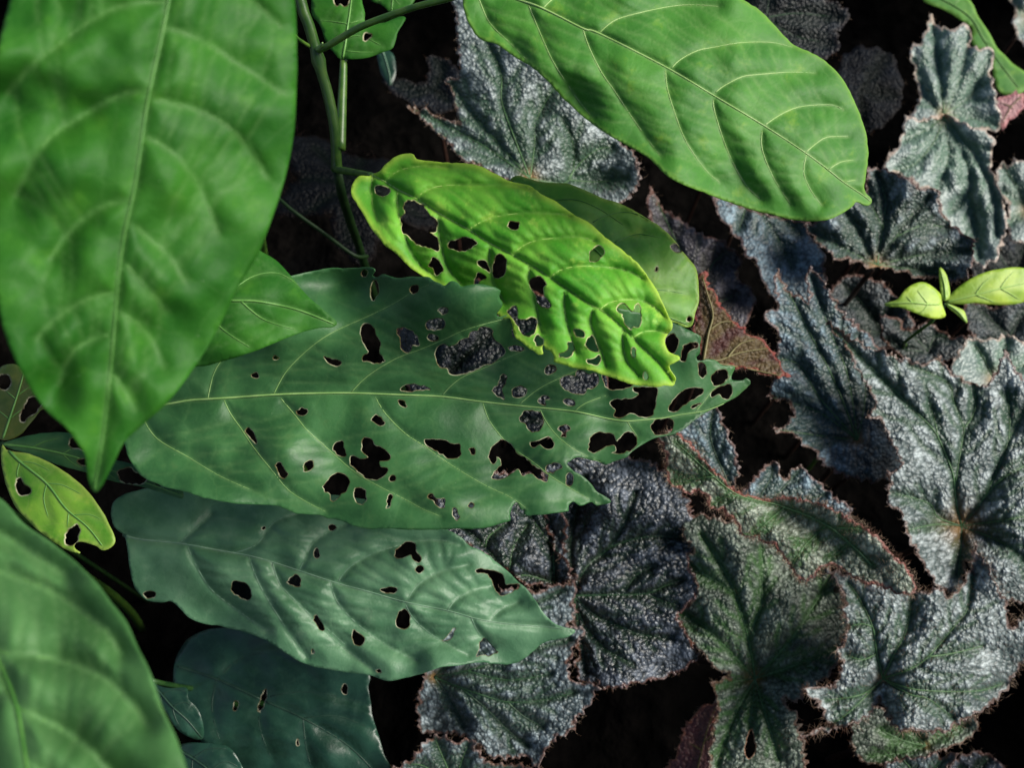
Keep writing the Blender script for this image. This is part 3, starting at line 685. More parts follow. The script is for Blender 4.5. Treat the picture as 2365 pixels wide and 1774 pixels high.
# 7 the long dark leaf across the middle
L4_HOLES = ('P 650,150 690,132 725,160 740,210 765,250 765,320 795,360 790,378 740,385 655,365 665,340 690,320 680,280 648,230 ; 872,185 890,160 950,165 990,200 1020,255 1015,270 975,270 970,300 935,315 905,290 900,230 ; 1060,140 1080,115 1160,100 1182,130 1170,160 1120,178 1070,165 ; 1068,215 1090,195 1125,205 1140,235 1100,243 1075,232 ; '
  '1118,310 1130,280 1170,268 1220,280 1260,260 1280,240 1330,220 1345,190 1390,180 1410,160 1450,155 1480,175 1500,230 1565,290 1555,330 1525,355 1490,385 1420,400 1350,440 1260,460 1210,450 1195,420 1140,400 1125,350 ; 1137,50 1160,33 1198,35 1200,58 1165,68 ; B 955,1015 975,990 1010,995 1012,1025 985,1040 962,1032 ; 705,1010 720,970 750,968 760,1020 745,1070 730,1090 712,1060 ; 645,910 670,890 690,900 680,930 655,935 ; '
  'P 80,350 100,340 125,352 105,364 85,360 ; 410,340 440,350 500,365 522,385 500,405 460,395 425,370 ; A 1600,845 1640,832 1655,855 1630,868 1605,858 ; P 900,555 925,525 985,517 1060,535 1088,555 1020,555 960,565 ; 885,622 915,625 938,650 930,665 895,650 ; 230,690 260,675 300,680 305,705 270,718 235,710 ; 715,745 740,712 760,725 797,765 780,785 740,770 ; 465,930 490,890 530,885 535,930 550,970 520,980 475,950 ; '
  '650,900 660,870 680,857 720,880 740,910 790,930 835,980 820,1008 765,1012 770,1045 815,1055 815,1080 770,1120 730,1130 670,1110 600,1055 572,1020 580,980 610,975 650,1000 690,985 655,950 ; A 1570,1190 1590,1185 1620,1215 1640,1270 1630,1285 1590,1240 1570,1215 ; P 100,1030 120,1015 150,1040 160,1070 185,1095 155,1120 125,1100 108,1060 ; 278,1060 300,1015 330,1005 345,1030 325,1065 290,1078 ; 405,1175 440,1120 490,1085 545,1100 570,1135 555,1200 520,1225 460,1270 445,1225 415,1200 ; 598,1200 620,1182 670,1190 680,1240 665,1280 620,1275 600,1240 ; '
  '815,1240 830,1218 848,1235 835,1265 830,1300 810,1310 815,1270 ; 825,1120 850,1102 868,1115 862,1140 835,1138 ; 1075,1225 1100,1220 1125,1250 1180,1250 1178,1300 1150,1308 1115,1280 1110,1260 1080,1245 ; 1235,1310 1255,1312 1265,1350 1280,1370 1255,1385 1235,1350 ; 1330,1285 1350,1272 1368,1290 1355,1310 1335,1305 ; 1052,875 1080,868 1180,880 1220,900 1275,905 1275,940 1285,975 1250,990 1205,990 1130,950 1065,905 ; 1335,935 1365,928 1375,970 1355,965 ; '
  '1465,985 1480,930 1520,890 1550,875 1600,905 1640,960 1700,990 1750,1040 1800,1070 1838,1105 1830,1135 1790,1130 1740,1090 1680,1100 1650,1055 1600,1090 1560,1115 1500,1130 1478,1115 1500,1080 1540,1040 1535,1000 1512,985 1508,1015 1490,1030 ; 1485,550 1520,520 1540,470 1560,450 1575,480 1555,530 1545,570 1562,615 1535,605 1500,575 ; 1608,575 1625,545 1665,535 1700,555 1695,585 1660,602 1615,598 ; 1662,750 1680,700 1700,685 1750,690 1790,700 1810,750 1800,795 1760,823 1710,805 1690,770 ; '
  '1730,895 1760,882 1800,865 1850,862 1873,885 1870,925 1830,930 1790,905 1750,922 ; 1905,805 1950,780 1980,805 1950,830 1950,855 1920,855 1930,825 ; 1825,420 1845,395 1888,400 1888,435 1850,453 1828,445 ; 1920,490 1960,460 2010,470 2030,430 2100,450 2150,460 2165,500 2130,545 2090,550 2070,580 2000,575 1940,545 ; C 805,735 880,750 960,785 1005,800 930,825 850,830 820,790 ; '
  '1005,815 1080,815 1155,818 1150,870 1140,930 1120,1000 1050,1005 985,980 930,1010 880,1000 890,960 850,920 870,895 940,890 1000,885 1035,860 1010,840 ; P 1775,620 1800,595 1830,590 1855,615 1820,620 1825,655 1790,645 ; 1935,625 1960,607 2010,630 2012,650 1970,655 ; 1590,285 1620,272 1680,280 1690,300 1640,312 1600,300 ; C 1205,520 1230,485 1260,475 1290,510 1280,570 1255,598 1225,590 1210,560 ; 1310,620 1315,570 1345,540 1400,525 1418,545 1405,570 1365,575 1345,620 1330,650 1312,645 ; '
  '1418,690 1430,660 1460,670 1470,715 1450,752 1425,740 ; 1500,760 1530,715 1580,700 1605,720 1600,760 1560,795 1515,800 ; 1495,855 1540,820 1620,795 1635,840 1610,890 1570,880 1550,860 1505,880 ; 1225,955 1240,920 1300,850 1360,820 1420,818 1448,830 1420,870 1340,920 1270,975 1240,970 ; 1370,945 1400,920 1435,918 1400,945 1380,950 ; 1110,1070 1130,1035 1180,1020 1235,1012 1258,1040 1250,1090 1230,1108 1170,1112 1135,1112 1125,1085 ; '
  '720,1180 735,1130 770,1100 820,1105 870,1115 900,1160 940,1110 980,1095 1010,1120 1028,1160 1010,1205 960,1225 900,1240 870,1232 895,1215 880,1185 830,1190 790,1215 745,1235 722,1220 ; 445,1320 480,1300 530,1305 550,1325 510,1350 460,1360 ; 570,1400 590,1360 610,1370 618,1400 606,1440 580,1440')
green('shrub_leaf', 'long dark green leaf full of holes spanning the centre, longest of the damaged leaves',
  'N 180,955 230,905 290,850 380,790 500,715 600,655 690,634 B 360,900 450,885 560,885 660,880 720,878 735,900 720,930 750,940 780,920 830,935 880,945 960,935 1030,940 1080,940 1110,965 1150,980 1180,995 1220,965 1260,975 1290,1000 1350,990 1420,985 1500,1005 1540,1025 1530,1060 1550,1110 1540,1140 1515,1170 1525,1195 1600,1190 1612,1250 1620,1330 1700,1300 1850,1220 C 560,280 800,290 1050,340 1255,400 1330,435 1430,485 1425,545 1432,590 1405,620 1410,640 1440,645 1470,635 1520,640 1560,665 1580,675 1650,685 1630,740 1635,770 1700,770 1722,757 1747,775 1750,795 1700,845 1640,890 1560,930 1480,970 1400,1020 1330,1075 1250,1118 1140,1140 1060,1180 990,1230 950,1265 880,1288 822,1308 770,1288 700,1268 640,1262 600,1285 580,1305 622,1348 660,1370 700,1400 740,1440 770,1480 850,1530 850,1555 770,1570 740,1550 700,1560 660,1570 620,1545 590,1570 590,1600 560,1610 320,1635 310,1590 290,1600 260,1550 235,1570 215,1630 P 1600,1390 1520,1415 1450,1435 1350,1445 1250,1445 1100,1450 950,1450 800,1440 700,1445 600,1425 550,1405 480,1380 430,1375 380,1355 240,1345 190,1325 100,1295 N 599,1166 540,1163 480,1152 423,1135 390,1128 336,1106 315,1085 297,1058 289,1030 275,995 240,968',
  'N 180,955 280,945 380,934 434,925 477,922 542,918 629,912 708,909 810,908 925,912 1020,916 1114,928 1197,937 1323,950 C 840,1015 960,1030 1080,1022 1200,1010 1300,990 1460,965 1600,910 1700,850 1740,795',
  'P 90,580 160,450 260,340 380,240 500,170 700,80 860,0 B 1000,1020 1100,985 ; P 585,570 650,500 740,430 880,350 1040,290 1180,230 1300,175 1450,130 1590,95 ; 1165,590 1220,530 1300,470 1420,420 1530,370 1700,300 ; 1660,645 1750,570 1850,510 2030,430 ; 2010,690 2080,640 2212,590 ; C 1400,970 1460,900 1510,830 1600,770 1645,700 ; N 480,921 500,850 560,780 640,710 ; '
  'A 1430,1005 1470,1090 1540,1190 1620,1310 1740,1460 1840,1580 1960,1659 2080,1720 ; P 135,610 220,710 300,810 400,900 500,990 620,1090 760,1170 900,1240 1050,1320 1150,1360 ; 735,595 790,690 870,780 950,850 1060,920 1170,1000 1310,1090 1450,1170 1600,1240 1700,1310 ; 1425,640 1460,740 1530,840 1620,930 1750,1020 1850,1100 1960,1170 2100,1250 2250,1330 ; 1790,680 1830,760 1900,850 2000,930 2110,990 2180,1020 ; C 965,1035 1000,1090 1030,1130 ; A 900,1100 1000,1250 1200,1370 1400,1490 1600,1580',
  L4_HOLES, Shape((900, 900), .312, g=(.006, -.012), fold=(-.035, -.045), arch=.006, quilt=.0022, qw=30, mq=.0004, wave=.005, seed=15,
     bumps=[(1065, 690, 110, 75, 15, -.021), (1180, 1080, 160, 90, 20, .003), (1600, 800, 120, 80, 0, .004), (430, 1080, 120, 80, 20, -.003), (760, 650, 120, 50, 0, .014)]),
  M_main, V_pale, spacing=7, vein_r=(.00048, .00017), jagged=(2.5, .5, False), rim_w=2.6, vein_w=4, petiole=(-.19, .22, 0), petiole_mat=STEM)

# 8 the greyish leaf below it
L7_HOLES = ('Q 1480,490 1500,467 1560,480 1590,510 1600,560 1585,590 1540,575 1482,540 ; R 180,460 230,425 255,440 255,490 220,500 185,480 ; 440,115 465,105 482,125 465,140 445,132 ; 345,270 365,253 380,280 375,320 350,315 ; 862,270 880,250 960,215 990,235 1000,280 1028,315 1020,350 990,335 960,295 900,320 870,310 ; 1000,380 1025,370 1045,390 1025,415 1005,405 ; 768,520 800,508 860,507 875,520 850,540 790,542 ; '
  '868,720 890,670 920,645 945,665 962,715 940,760 910,773 875,755 ; 590,800 605,778 640,805 668,835 655,870 625,882 598,860 ; 345,705 365,690 410,760 410,780 385,775 ; 1378,400 1400,385 1470,395 1540,415 1560,450 1570,490 1650,480 1660,500 1620,530 1540,560 1500,510 1470,440 1440,415 1390,415 ; 1400,900 1410,850 1440,835 1480,880 1520,920 1490,930 1460,950 1430,935 1385,948 ; 1170,850 1200,815 1235,770 1252,775 1235,805 1220,835 1180,852 ; 745,1040 765,1030 770,1050 752,1055 ; 330,905 340,895 345,915 333,925 ; 15,130 30,115 38,130 22,140 ; Q 920,540 985,535 985,570 930,570')
green('shrub_leaf', 'grey-green leaf with few small holes below the long dark leaf, tip pointing right',
  'N 257,1175 275,1148 330,1130 440,1115 560,1118 700,1135 850,1155 960,1190 R 1200,140 1280,180 1340,240 1430,280 1520,350 1590,410 1640,460 1700,510 1750,580 1820,680 1880,740 1950,765 2010,778 2014,792 1960,825 1880,842 1800,870 1720,940 1650,985 1580,1000 1500,995 1400,985 1300,1000 1150,1020 1060,1050 950,1080 830,1105 760,1090 680,1065 560,1050 N 735,1543 690,1528 650,1503 610,1478 560,1460 506,1446 470,1441 434,1425 398,1390 376,1392 343,1388 325,1376 307,1348 300,1318 294,1275 288,1240 262,1215',
  'N 285,1236 325,1246 Q 1150,225 1400,270 1570,300 R 100,350 480,475 700,535 930,600 1200,655 1400,710 1600,740 1850,760 2010,785',
  'Q 1500,285 1640,230 1750,90 1900,30 ; R 250,400 300,300 340,220 460,140 550,105 ; 500,470 560,390 680,310 830,255 1000,215 1160,205 1280,240 ; 940,595 1000,500 1100,430 1200,390 1330,360 ; 1200,650 1250,590 1350,530 1480,495 ; 1480,705 1540,650 1650,600 ; Q 1590,310 1640,450 1720,600 1850,800 1960,950 ; Q 1740,350 1800,500 1950,650 2100,780 2212,880 ; R 75,360 140,500 280,640 420,790 560,910 720,1030 ; 450,470 490,590 580,700 700,800 850,900 1000,970 ; 930,610 970,690 1060,780 1180,860 1330,940 ; 1350,700 1400,800 1490,890 ; Q 1200,250 1260,380 1350,520 1500,640 1700,780 ; Q 1150,220 1250,130 1350,40',
  L7_HOLES, Shape((700, 1340), .350, g=(.0, -.03), fold=(.04, .045), arch=.006, quilt=.0036, qw=28, wave=.007, seed=17, bumps=[(420, 1410, 160, 60, 25, .014), (1250, 1500, 80, 60, 0, .004)]),
  M_low, V_grey, spacing=6.5, vein_r=(.00038, .0002), jagged=(2.5, .4, False), rim_w=2.6, petiole=(-.18, .12, 0), petiole_mat=STEM_D)

# 9 dark leaf low in the bottom
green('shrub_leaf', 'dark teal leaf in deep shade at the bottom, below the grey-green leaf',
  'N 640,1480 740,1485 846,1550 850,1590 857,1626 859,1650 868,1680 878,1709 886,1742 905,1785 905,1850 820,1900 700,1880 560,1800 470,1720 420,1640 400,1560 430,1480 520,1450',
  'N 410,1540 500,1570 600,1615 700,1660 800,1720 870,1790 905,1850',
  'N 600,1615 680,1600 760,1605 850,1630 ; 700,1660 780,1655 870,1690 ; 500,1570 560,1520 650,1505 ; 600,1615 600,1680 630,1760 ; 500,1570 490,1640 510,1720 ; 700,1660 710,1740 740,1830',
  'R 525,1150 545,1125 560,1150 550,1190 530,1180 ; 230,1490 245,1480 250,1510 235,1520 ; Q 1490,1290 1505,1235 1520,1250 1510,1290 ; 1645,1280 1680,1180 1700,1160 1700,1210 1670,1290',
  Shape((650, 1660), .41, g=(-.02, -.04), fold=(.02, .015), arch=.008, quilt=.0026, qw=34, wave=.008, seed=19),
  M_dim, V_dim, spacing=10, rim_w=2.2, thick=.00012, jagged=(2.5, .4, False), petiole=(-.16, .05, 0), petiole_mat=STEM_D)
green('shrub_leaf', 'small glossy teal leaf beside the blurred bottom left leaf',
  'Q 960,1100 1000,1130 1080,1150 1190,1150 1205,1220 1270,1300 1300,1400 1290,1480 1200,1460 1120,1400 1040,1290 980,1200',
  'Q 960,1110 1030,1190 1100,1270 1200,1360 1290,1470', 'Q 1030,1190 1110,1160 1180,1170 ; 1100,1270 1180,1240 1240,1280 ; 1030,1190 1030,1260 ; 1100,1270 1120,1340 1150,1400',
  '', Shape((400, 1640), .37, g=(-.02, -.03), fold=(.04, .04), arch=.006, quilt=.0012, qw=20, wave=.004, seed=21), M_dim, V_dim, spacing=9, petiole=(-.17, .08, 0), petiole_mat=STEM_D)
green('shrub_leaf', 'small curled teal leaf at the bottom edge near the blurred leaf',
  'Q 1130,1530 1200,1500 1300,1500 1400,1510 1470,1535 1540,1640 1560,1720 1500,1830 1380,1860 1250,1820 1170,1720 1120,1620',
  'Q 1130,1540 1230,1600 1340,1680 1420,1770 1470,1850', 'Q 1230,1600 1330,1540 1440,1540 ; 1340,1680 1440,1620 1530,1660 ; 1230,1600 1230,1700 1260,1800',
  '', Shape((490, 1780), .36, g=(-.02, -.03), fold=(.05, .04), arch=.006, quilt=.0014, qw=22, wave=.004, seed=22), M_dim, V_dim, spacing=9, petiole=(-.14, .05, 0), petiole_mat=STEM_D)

# 10 torn leaf behind the stem, top
green('shrub_leaf', 'torn green leaf standing behind the stem at the top edge',
  'S 290,40 300,130 340,180 380,250 400,330 430,390 470,430 520,490 560,500 600,500 700,495 800,480 900,440 990,400 1020,290 1060,210 1095,150 1040,135 900,190 765,195 748,100 722,0 720,-120 690,-280 600,-380 480,-330 380,-200 300,-60',
  'S 560,490 585,350 600,230 625,60 640,-120 620,-300', 'S 590,320 680,300 780,330 900,390 ; 585,350 520,340 460,380 ; 605,200 700,170 745,150 ; 605,200 480,180 350,170 ; 625,60 560,0 480,-60 ; 575,430 700,440 850,440',
  'S 500,-40 490,10 510,45 540,20 575,48 600,20 610,-40 560,-70 ; 735,290 760,280 800,290 790,320 750,345',
  Shape((800, 60), .375, g=(.0, -.05), fold=(.05, .05), arch=.004, quilt=.0015, qw=24, wave=.006, seed=23), M_big, V_green, spacing=9, jagged=(3, .5, False), pet_bend=0, petiole=tuple(at(786, 345, .372)), petiole_mat=STEM, petiole_r=.0017)
green('shrub_leaf', 'small green leaf tucked behind the slanting branch at the top edge',
  'S 800,0 880,30 930,70 970,105 1080,80 1160,20 1190,-80 1120,-200 1000,-230 860,-150 800,-60', 'S 1010,-230 1000,-120 985,0 975,100', 'S 1000,-120 1080,-60 1150,0 ; 1000,-120 920,-60 860,10 ; 990,-20 1050,40',
  '', Shape((900, -10), .43, g=(0, -.04), fold=(.04, .04), quilt=.001, qw=20, seed=24), M_big, V_green, spacing=10, pet_bend=0, petiole=tuple(at(1020, -260, .45)), petiole_mat=STEM_D)

# ------------------------------------------------------------------ stem of the shrub
def taper(points, r0, r1, n=26, knots=()):
    P = np.array(points, float)
    c = catmull(P, np.linalg.norm(P[-1] - P[0]) / n, False)
    t = np.linspace(0, 1, len(c)); R = r0 + (r1 - r0) * t
    for (k, a, w) in knots: R = R * (1 + a * np.exp(-((t - k) / w) ** 2))
    return c, R
st = empty('shrub_shoot', at(800, 500, .40), 'upright green shrub stem with a slanting side branch at the top', 'stem')
so = np.array(st.location)
def stem_part(name, pts, r0, r1, mat, sides=10, knots=(), parent=st):
    c, R = taper(pts, r0, r1, 26, knots)
    V, Fc = tube_geo(c - np.array(st.location), R, sides)
    return new_obj(name, mesh_from(name, V, Fc), parent, [mat])
foot = at(842, 610, .47); foot2 = np.array([foot[0], foot[1], 0])
main = stem_part('main_stem', [at(668, -160, .33), at(694, 0, .34), at(714, 60, .345), at(729, 113, .35), at(742, 165, .355), at(757, 217, .36), at(773, 298, .367), at(778, 393, .378)], .0025, .0024, STEM_M, knots=[(.5, .32, .022), (.99, .25, .02)])
stem_part('lower_stem', [at(778, 392, .378), at(790, 450, .395), at(812, 520, .425), foot, (foot + foot2) / 2 + [.004, .0, 0], foot2], .0023, .0028, STEM_L)
stem_part('side_branch', [at(732, 116, .35), at(752, 108, .345), at(792, 84, .34), at(835, 60, .335), at(900, 35, .33), at(966, 13, .325), at(1042, -6, .32), at(1150, -40, .31)], .0015, .0012, STEM)
stem_part('leaf_stub', [at(729, 113, .352), at(705, 100, .345), at(684, 84, .335), at(670, 60, .33)], .0009, .0006, STEM)
stem_part('bud', [at(734, 112, .348), at(741, 104, .343), at(745, 98, .34)], .0011, .0003, V_pale)
stem_part('twig', [at(640, 455, .42), at(678, 488, .42), at(750, 540, .425), at(817, 589, .43), at(848, 592, .44)], .0010, .0011, STEM_L)

# ------------------------------------------------------------------ small three leaved shoot at the left edge
tri = empty('young_shoot', at(4, 1023, .345), 'small shoot of three narrow eaten leaves at the left edge', 'shoot')
def tri_leaf(outline, mid, lats, holes, shape, plabel, mat=M_tri, **kw):
    build_leaf('leaf', '', '', tr(outline), tr(mid), trs(lats), shape, [mat], holes=trs(holes), vein_mat=V_green, parent=tri, part_label=plabel, blade_name='leaf', spacing=8, jagged=(2.5, .5, False), **kw)
tri_leaf('A 15,1262 -30,1230 -70,1100 -60,920 -10,810 60,775 130,795 210,890 280,990 300,1060 255,1075 200,1150 140,1220 70,1258', 'A 15,1265 60,1130 110,980 140,880 160,800',
  'A 60,1130 120,1080 180,1040 ; 110,980 180,930 220,920 ; 60,1130 0,1080 -40,1040 ; 100,1000 40,950 0,920', 'A -10,860 50,850 65,900 40,935 0,925 ; 150,1060 200,985 260,1020 240,1070 190,1110 150,1145 130,1130',
  Shape((60, 930), .345, g=(.0, -.05), fold=(.03, .03), quilt=.0006, qw=20, seed=31), 'dull olive leaf with two large holes', green_leaf_mat('green_leaf_olive', (.045, .085, .014), (.10, .14, .022), (.2, .16, .03), (.2, .22, .07), trans=.25, net=9, netamt=.12))
tri_leaf('A 15,1290 5,1370 20,1480 60,1610 Q 105,0 170,70 250,150 380,240 440,272 505,292 512,284 482,262 470,246 482,222 500,214 540,220 580,234 620,246 650,270 690,262 722,240 735,210 728,170 690,90 640,0 A 560,1590 450,1490 300,1400 180,1350 90,1338 40,1320',
  'A 25,1295 130,1400 300,1540 Q 420,0 560,120 655,240', 'A 130,1400 220,1410 320,1460 ; 130,1400 110,1480 130,1580 ; 300,1540 400,1550 520,1610 ; 300,1540 280,1640 Q 310,60 ; 470,45 570,40 640,70 ; 440,30 430,120',
  'A 105,1520 130,1510 150,1545 190,1575 190,1600 130,1612 105,1580 ; Q 415,190 430,150 480,108 505,125 500,180 490,210 455,240 425,235', Shape((130, 1150), .318, g=(.0, -.03), fold=(.03, .035), quilt=.0012, qw=22, seed=32), 'bright yellow-green leaf with bitten end')
tri_leaf('A 15,1285 150,1240 280,1218 440,1218 600,1300 730,1385 850,1420 930,1490 1000,1550 1090,1572 1150,1578 1172,1608 1165,1637 1100,1622 1000,1588 870,1555 700,1522 560,1472 400,1430 250,1380 130,1335 60,1315',
  'A 20,1290 200,1310 400,1350 600,1410 800,1490 1000,1560 1165,1620', 'A 200,1310 290,1270 380,1250 ; 400,1350 480,1310 560,1310 ; 600,1410 690,1400 760,1420 ; 400,1350 450,1400 520,1440 ; 600,1410 660,1460 740,1510',
  'A 750,1475 790,1450 830,1440 860,1470 930,1500 920,1535 870,1545 790,1535 ; 440,1280 470,1245 510,1280 550,1325 490,1315 450,1300 ; 495,1395 540,1390 560,1420 520,1420', Shape((200, 1080), .338, g=(.0, -.02), fold=(.03, .03), quilt=.0008, qw=20, seed=33), 'long narrow dark green leaf', M_main)
V, Fc = tube_geo(np.array([at(4, 1023, .346), at(-10, 1060, .39), at(-20, 1150, .46), tuple(down(at(-20, 1150, .46)))]) - np.array(tri.location), np.array([.001, .0012, .0014, .0016]), 8)
new_obj('stem', mesh_from('stem', V, Fc), tri, [STEM_D])

# ------------------------------------------------------------------ silver begonias
B_silver = begonia_mat('begonia_silver', (.34, .42, .45), (.020, .034, .037), (.014, .042, .020))
B_bright = begonia_mat('begonia_bright', (.52, .59, .59), (.040, .064, .062), (.020, .060, .026))
B_blue = begonia_mat('begonia_blue', (.28, .40, .47), (.022, .040, .052), (.018, .046, .034), rough=.38, relief=.0009)
B_dark = begonia_mat('begonia_dark', (.19, .22, .27), (.005, .009, .011), (.008, .024, .011), rough=.28, spec=.7, fuzz=.05)
B_green = begonia_mat('begonia_green', (.27, .33, .26), (.018, .034, .018), (.030, .090, .018))
B_curl = begonia_mat('begonia_curled', (.42, .48, .38), (.035, .058, .032), (.030, .090, .018), edge=(.22, .055, .04), edgeamt=.85)
B_pale = begonia_mat('begonia_pale', (.48, .55, .51), (.12, .17, .155), (.06, .13, .08), edge=(.46, .30, .23), edgeamt=.6, relief=.0007)
B_mid = begonia_mat('begonia_half_shade', (.11, .135, .145), (.012, .018, .02), (.012, .026, .018), spec=.3, fuzz=.1, relief=.0008)  # silver toned down, half shadow painted into the colour
B_dim = begonia_mat('begonia_shade', (.030, .037, .046), (.004, .006, .008), (.008, .014, .012), edge=(.02, .01, .008), edgeamt=.5, spec=.2, fuzz=0)  # shade copy of the begonia colour for leaves further back
B_dim2 = begonia_mat('begonia_darker_shade', (.016, .020, .026), (.003, .004, .006), (.004, .007, .006), edge=(.01, .006, .005), edgeamt=.5, spec=.1, fuzz=0)  # same again with more shade put into the colour
B_deep = begonia_mat('begonia_black_shade', (.007, .008, .010), (.0015, .002, .0025), (.002, .004, .003), edge=(.006, .003, .002), edgeamt=.5, spec=.08, fuzz=0)  # deep shade painted in: begonia colour taken almost to black
B_under = begonia_mat('begonia_red_underside', (.060, .012, .007), (.036, .007, .005), (.075, .052, .015), edge=(.22, .035, .026), rough=.5, spec=.3, fuzz=.15)
BV = plain_mat('begonia_vein', (.045, .11, .035), (.075, .16, .06), 260, .5)
BV_d = plain_mat('begonia_vein_dark', (.018, .05, .022), (.03, .075, .03), 260, .4)
BV_o = plain_mat('begonia_vein_olive', (.10, .08, .02), (.14, .12, .035), 260, .5)
BV_x = plain_mat('begonia_vein_shade', (.002, .004, .003), (.003, .006, .004), 260, .6, .1)  # veins for leaves deep in the gaps, blackened with painted shade
HAIR = plain_mat('begonia_hair', (.17, .075, .04), (.44, .32, .22), 150, .45, .5, .2)
HAIR_P = plain_mat('begonia_pale_hair', (.40, .46, .38), (.55, .60, .52), 150, .4, .5, .2)
PET = plain_mat('begonia_petiole', (.022, .009, .006), (.035, .016, .010), 200, .5)
bseed = [40]
def beg(label, outline, veins, hub, shape, mat, vmat=BV, spacing=7, hairs=260, fuzz=0, tooth=13, hair_len=(6, 13), branch=4, name='begonia_leaf', cat='leaf', under=None, holes='', vr=(.00050, .00042), hub_r=18, vein_w=11, pet=True, group=None, **kw):
    bseed[0] += 1
    vs = trs(veins)
    h = tr(hub)[0]
    vs[0] = np.concatenate([[h], vs[0][1:]]) if np.linalg.norm(vs[0][0] - h) < 60 else vs[0]
    shape.seed = bseed[0]; shape.mq = abs(shape.quilt) * .38; shape.mw = 9; shape.quilt *= 1.25; hairs = int(hairs * (.9 if fuzz > 2000 else .4))
    o = np.array(unproject(np.array([h]), np.array([shape.d]))[0])
    # the stalk leaves the underside of the hub and goes down to the soil
    end = (o[0] + RNG.uniform(-.02, .02), o[1] + RNG.uniform(.0, .05), 0.0) if pet else None
    return build_leaf(name, label, cat, tr(outline), vs[0], vs[1:], shape, [mat, under or B_under], holes=trs(holes), spacing=spacing, vein_mat=vmat, vein_names=('main_vein', 'main_vein'),
        vein_r=vr, hub=h, hub_r=hub_r, base=h, jagged=(tooth, .17, True), hairs=hairs, hair_mat=HAIR, edge_w=kw.pop('edge_w', 11), petiole=end, petiole_mat=PET, petiole_r=.0015, seed=bseed[0], fuzz=fuzz, vein_w=vein_w, group=group, hair_len=hair_len, branch=branch, minor_col=.85, **kw)

# upper middle, blurred silver leaf
beg('silver begonia leaf with a long side lobe behind the yellow-green leaf, upper middle',
  'N 1050,-20 1052,40 1055,81 1058,122 1063,163 1056,177 1039,178 1032,187 1039,212 1050,239 1053,258 1062,284 1031,271 1000,260 976,252 944,245 965,266 987,288 1020,315 1039,334 1055,358 1088,377 1117,391 1155,410 1196,429 1230,440 1300,455 1380,475 1434,470 1456,452 1474,427 1477,383 1463,351 1434,325 1440,250 1400,150 1330,80 1250,10 1180,-40 1110,-60',
  'N 1224,412 1188,318 1159,235 1155,163 1110,60 ; 1224,412 1235,330 1235,289 1262,230 1290,190 ; 1224,412 1150,330 1090,260 1045,195 ; 1224,412 1130,345 1050,300 950,248 ; 1224,412 1310,420 1325,343 1300,275 ; 1312,412 1347,369 1383,343 1416,340 ; 1312,415 1380,420 1450,410',
  'N 1224,412', Shape((1230, 260), .435, g=(.02, -.06), fold=(.02, .04), quilt=.004, qw=30, cells=.0012, csize=15, wave=.01, bumps=[(1370, 420, 70, 60, 0, .02)]), B_bright, spacing=7, vein_w=13.5)

# dim leaves behind the bright top leaf
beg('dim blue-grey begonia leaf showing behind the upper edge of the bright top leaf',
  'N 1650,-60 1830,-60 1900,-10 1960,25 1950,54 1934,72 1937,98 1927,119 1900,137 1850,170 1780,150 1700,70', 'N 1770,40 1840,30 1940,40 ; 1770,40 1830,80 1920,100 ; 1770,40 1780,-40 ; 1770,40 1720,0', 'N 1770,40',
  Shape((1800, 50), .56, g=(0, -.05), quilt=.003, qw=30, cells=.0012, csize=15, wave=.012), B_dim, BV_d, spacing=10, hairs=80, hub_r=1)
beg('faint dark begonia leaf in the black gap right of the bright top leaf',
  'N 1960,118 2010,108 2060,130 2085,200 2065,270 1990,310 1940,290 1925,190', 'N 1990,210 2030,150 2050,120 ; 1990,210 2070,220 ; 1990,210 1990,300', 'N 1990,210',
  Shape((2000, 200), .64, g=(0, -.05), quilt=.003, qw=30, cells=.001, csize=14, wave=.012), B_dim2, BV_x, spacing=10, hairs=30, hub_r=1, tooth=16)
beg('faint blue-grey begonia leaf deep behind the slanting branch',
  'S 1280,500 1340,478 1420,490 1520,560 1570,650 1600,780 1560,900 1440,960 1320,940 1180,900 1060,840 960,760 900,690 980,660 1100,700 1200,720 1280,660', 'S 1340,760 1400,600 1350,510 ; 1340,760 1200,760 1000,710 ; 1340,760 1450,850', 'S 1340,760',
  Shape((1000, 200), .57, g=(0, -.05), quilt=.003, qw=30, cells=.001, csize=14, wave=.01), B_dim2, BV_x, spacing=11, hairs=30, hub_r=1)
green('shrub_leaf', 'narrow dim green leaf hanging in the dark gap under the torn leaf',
  'S 850,420 940,420 1000,480 1012,620 965,730 905,660 868,560', 'S 895,420 930,520 960,640 965,725', 'S 930,520 970,500 ; 950,600 920,600', '', Shape((890, 155), .52, g=(0, -.05), fold=(.03, .03), quilt=.0008, qw=16, seed=71), M_dim, V_grey, spacing=10)

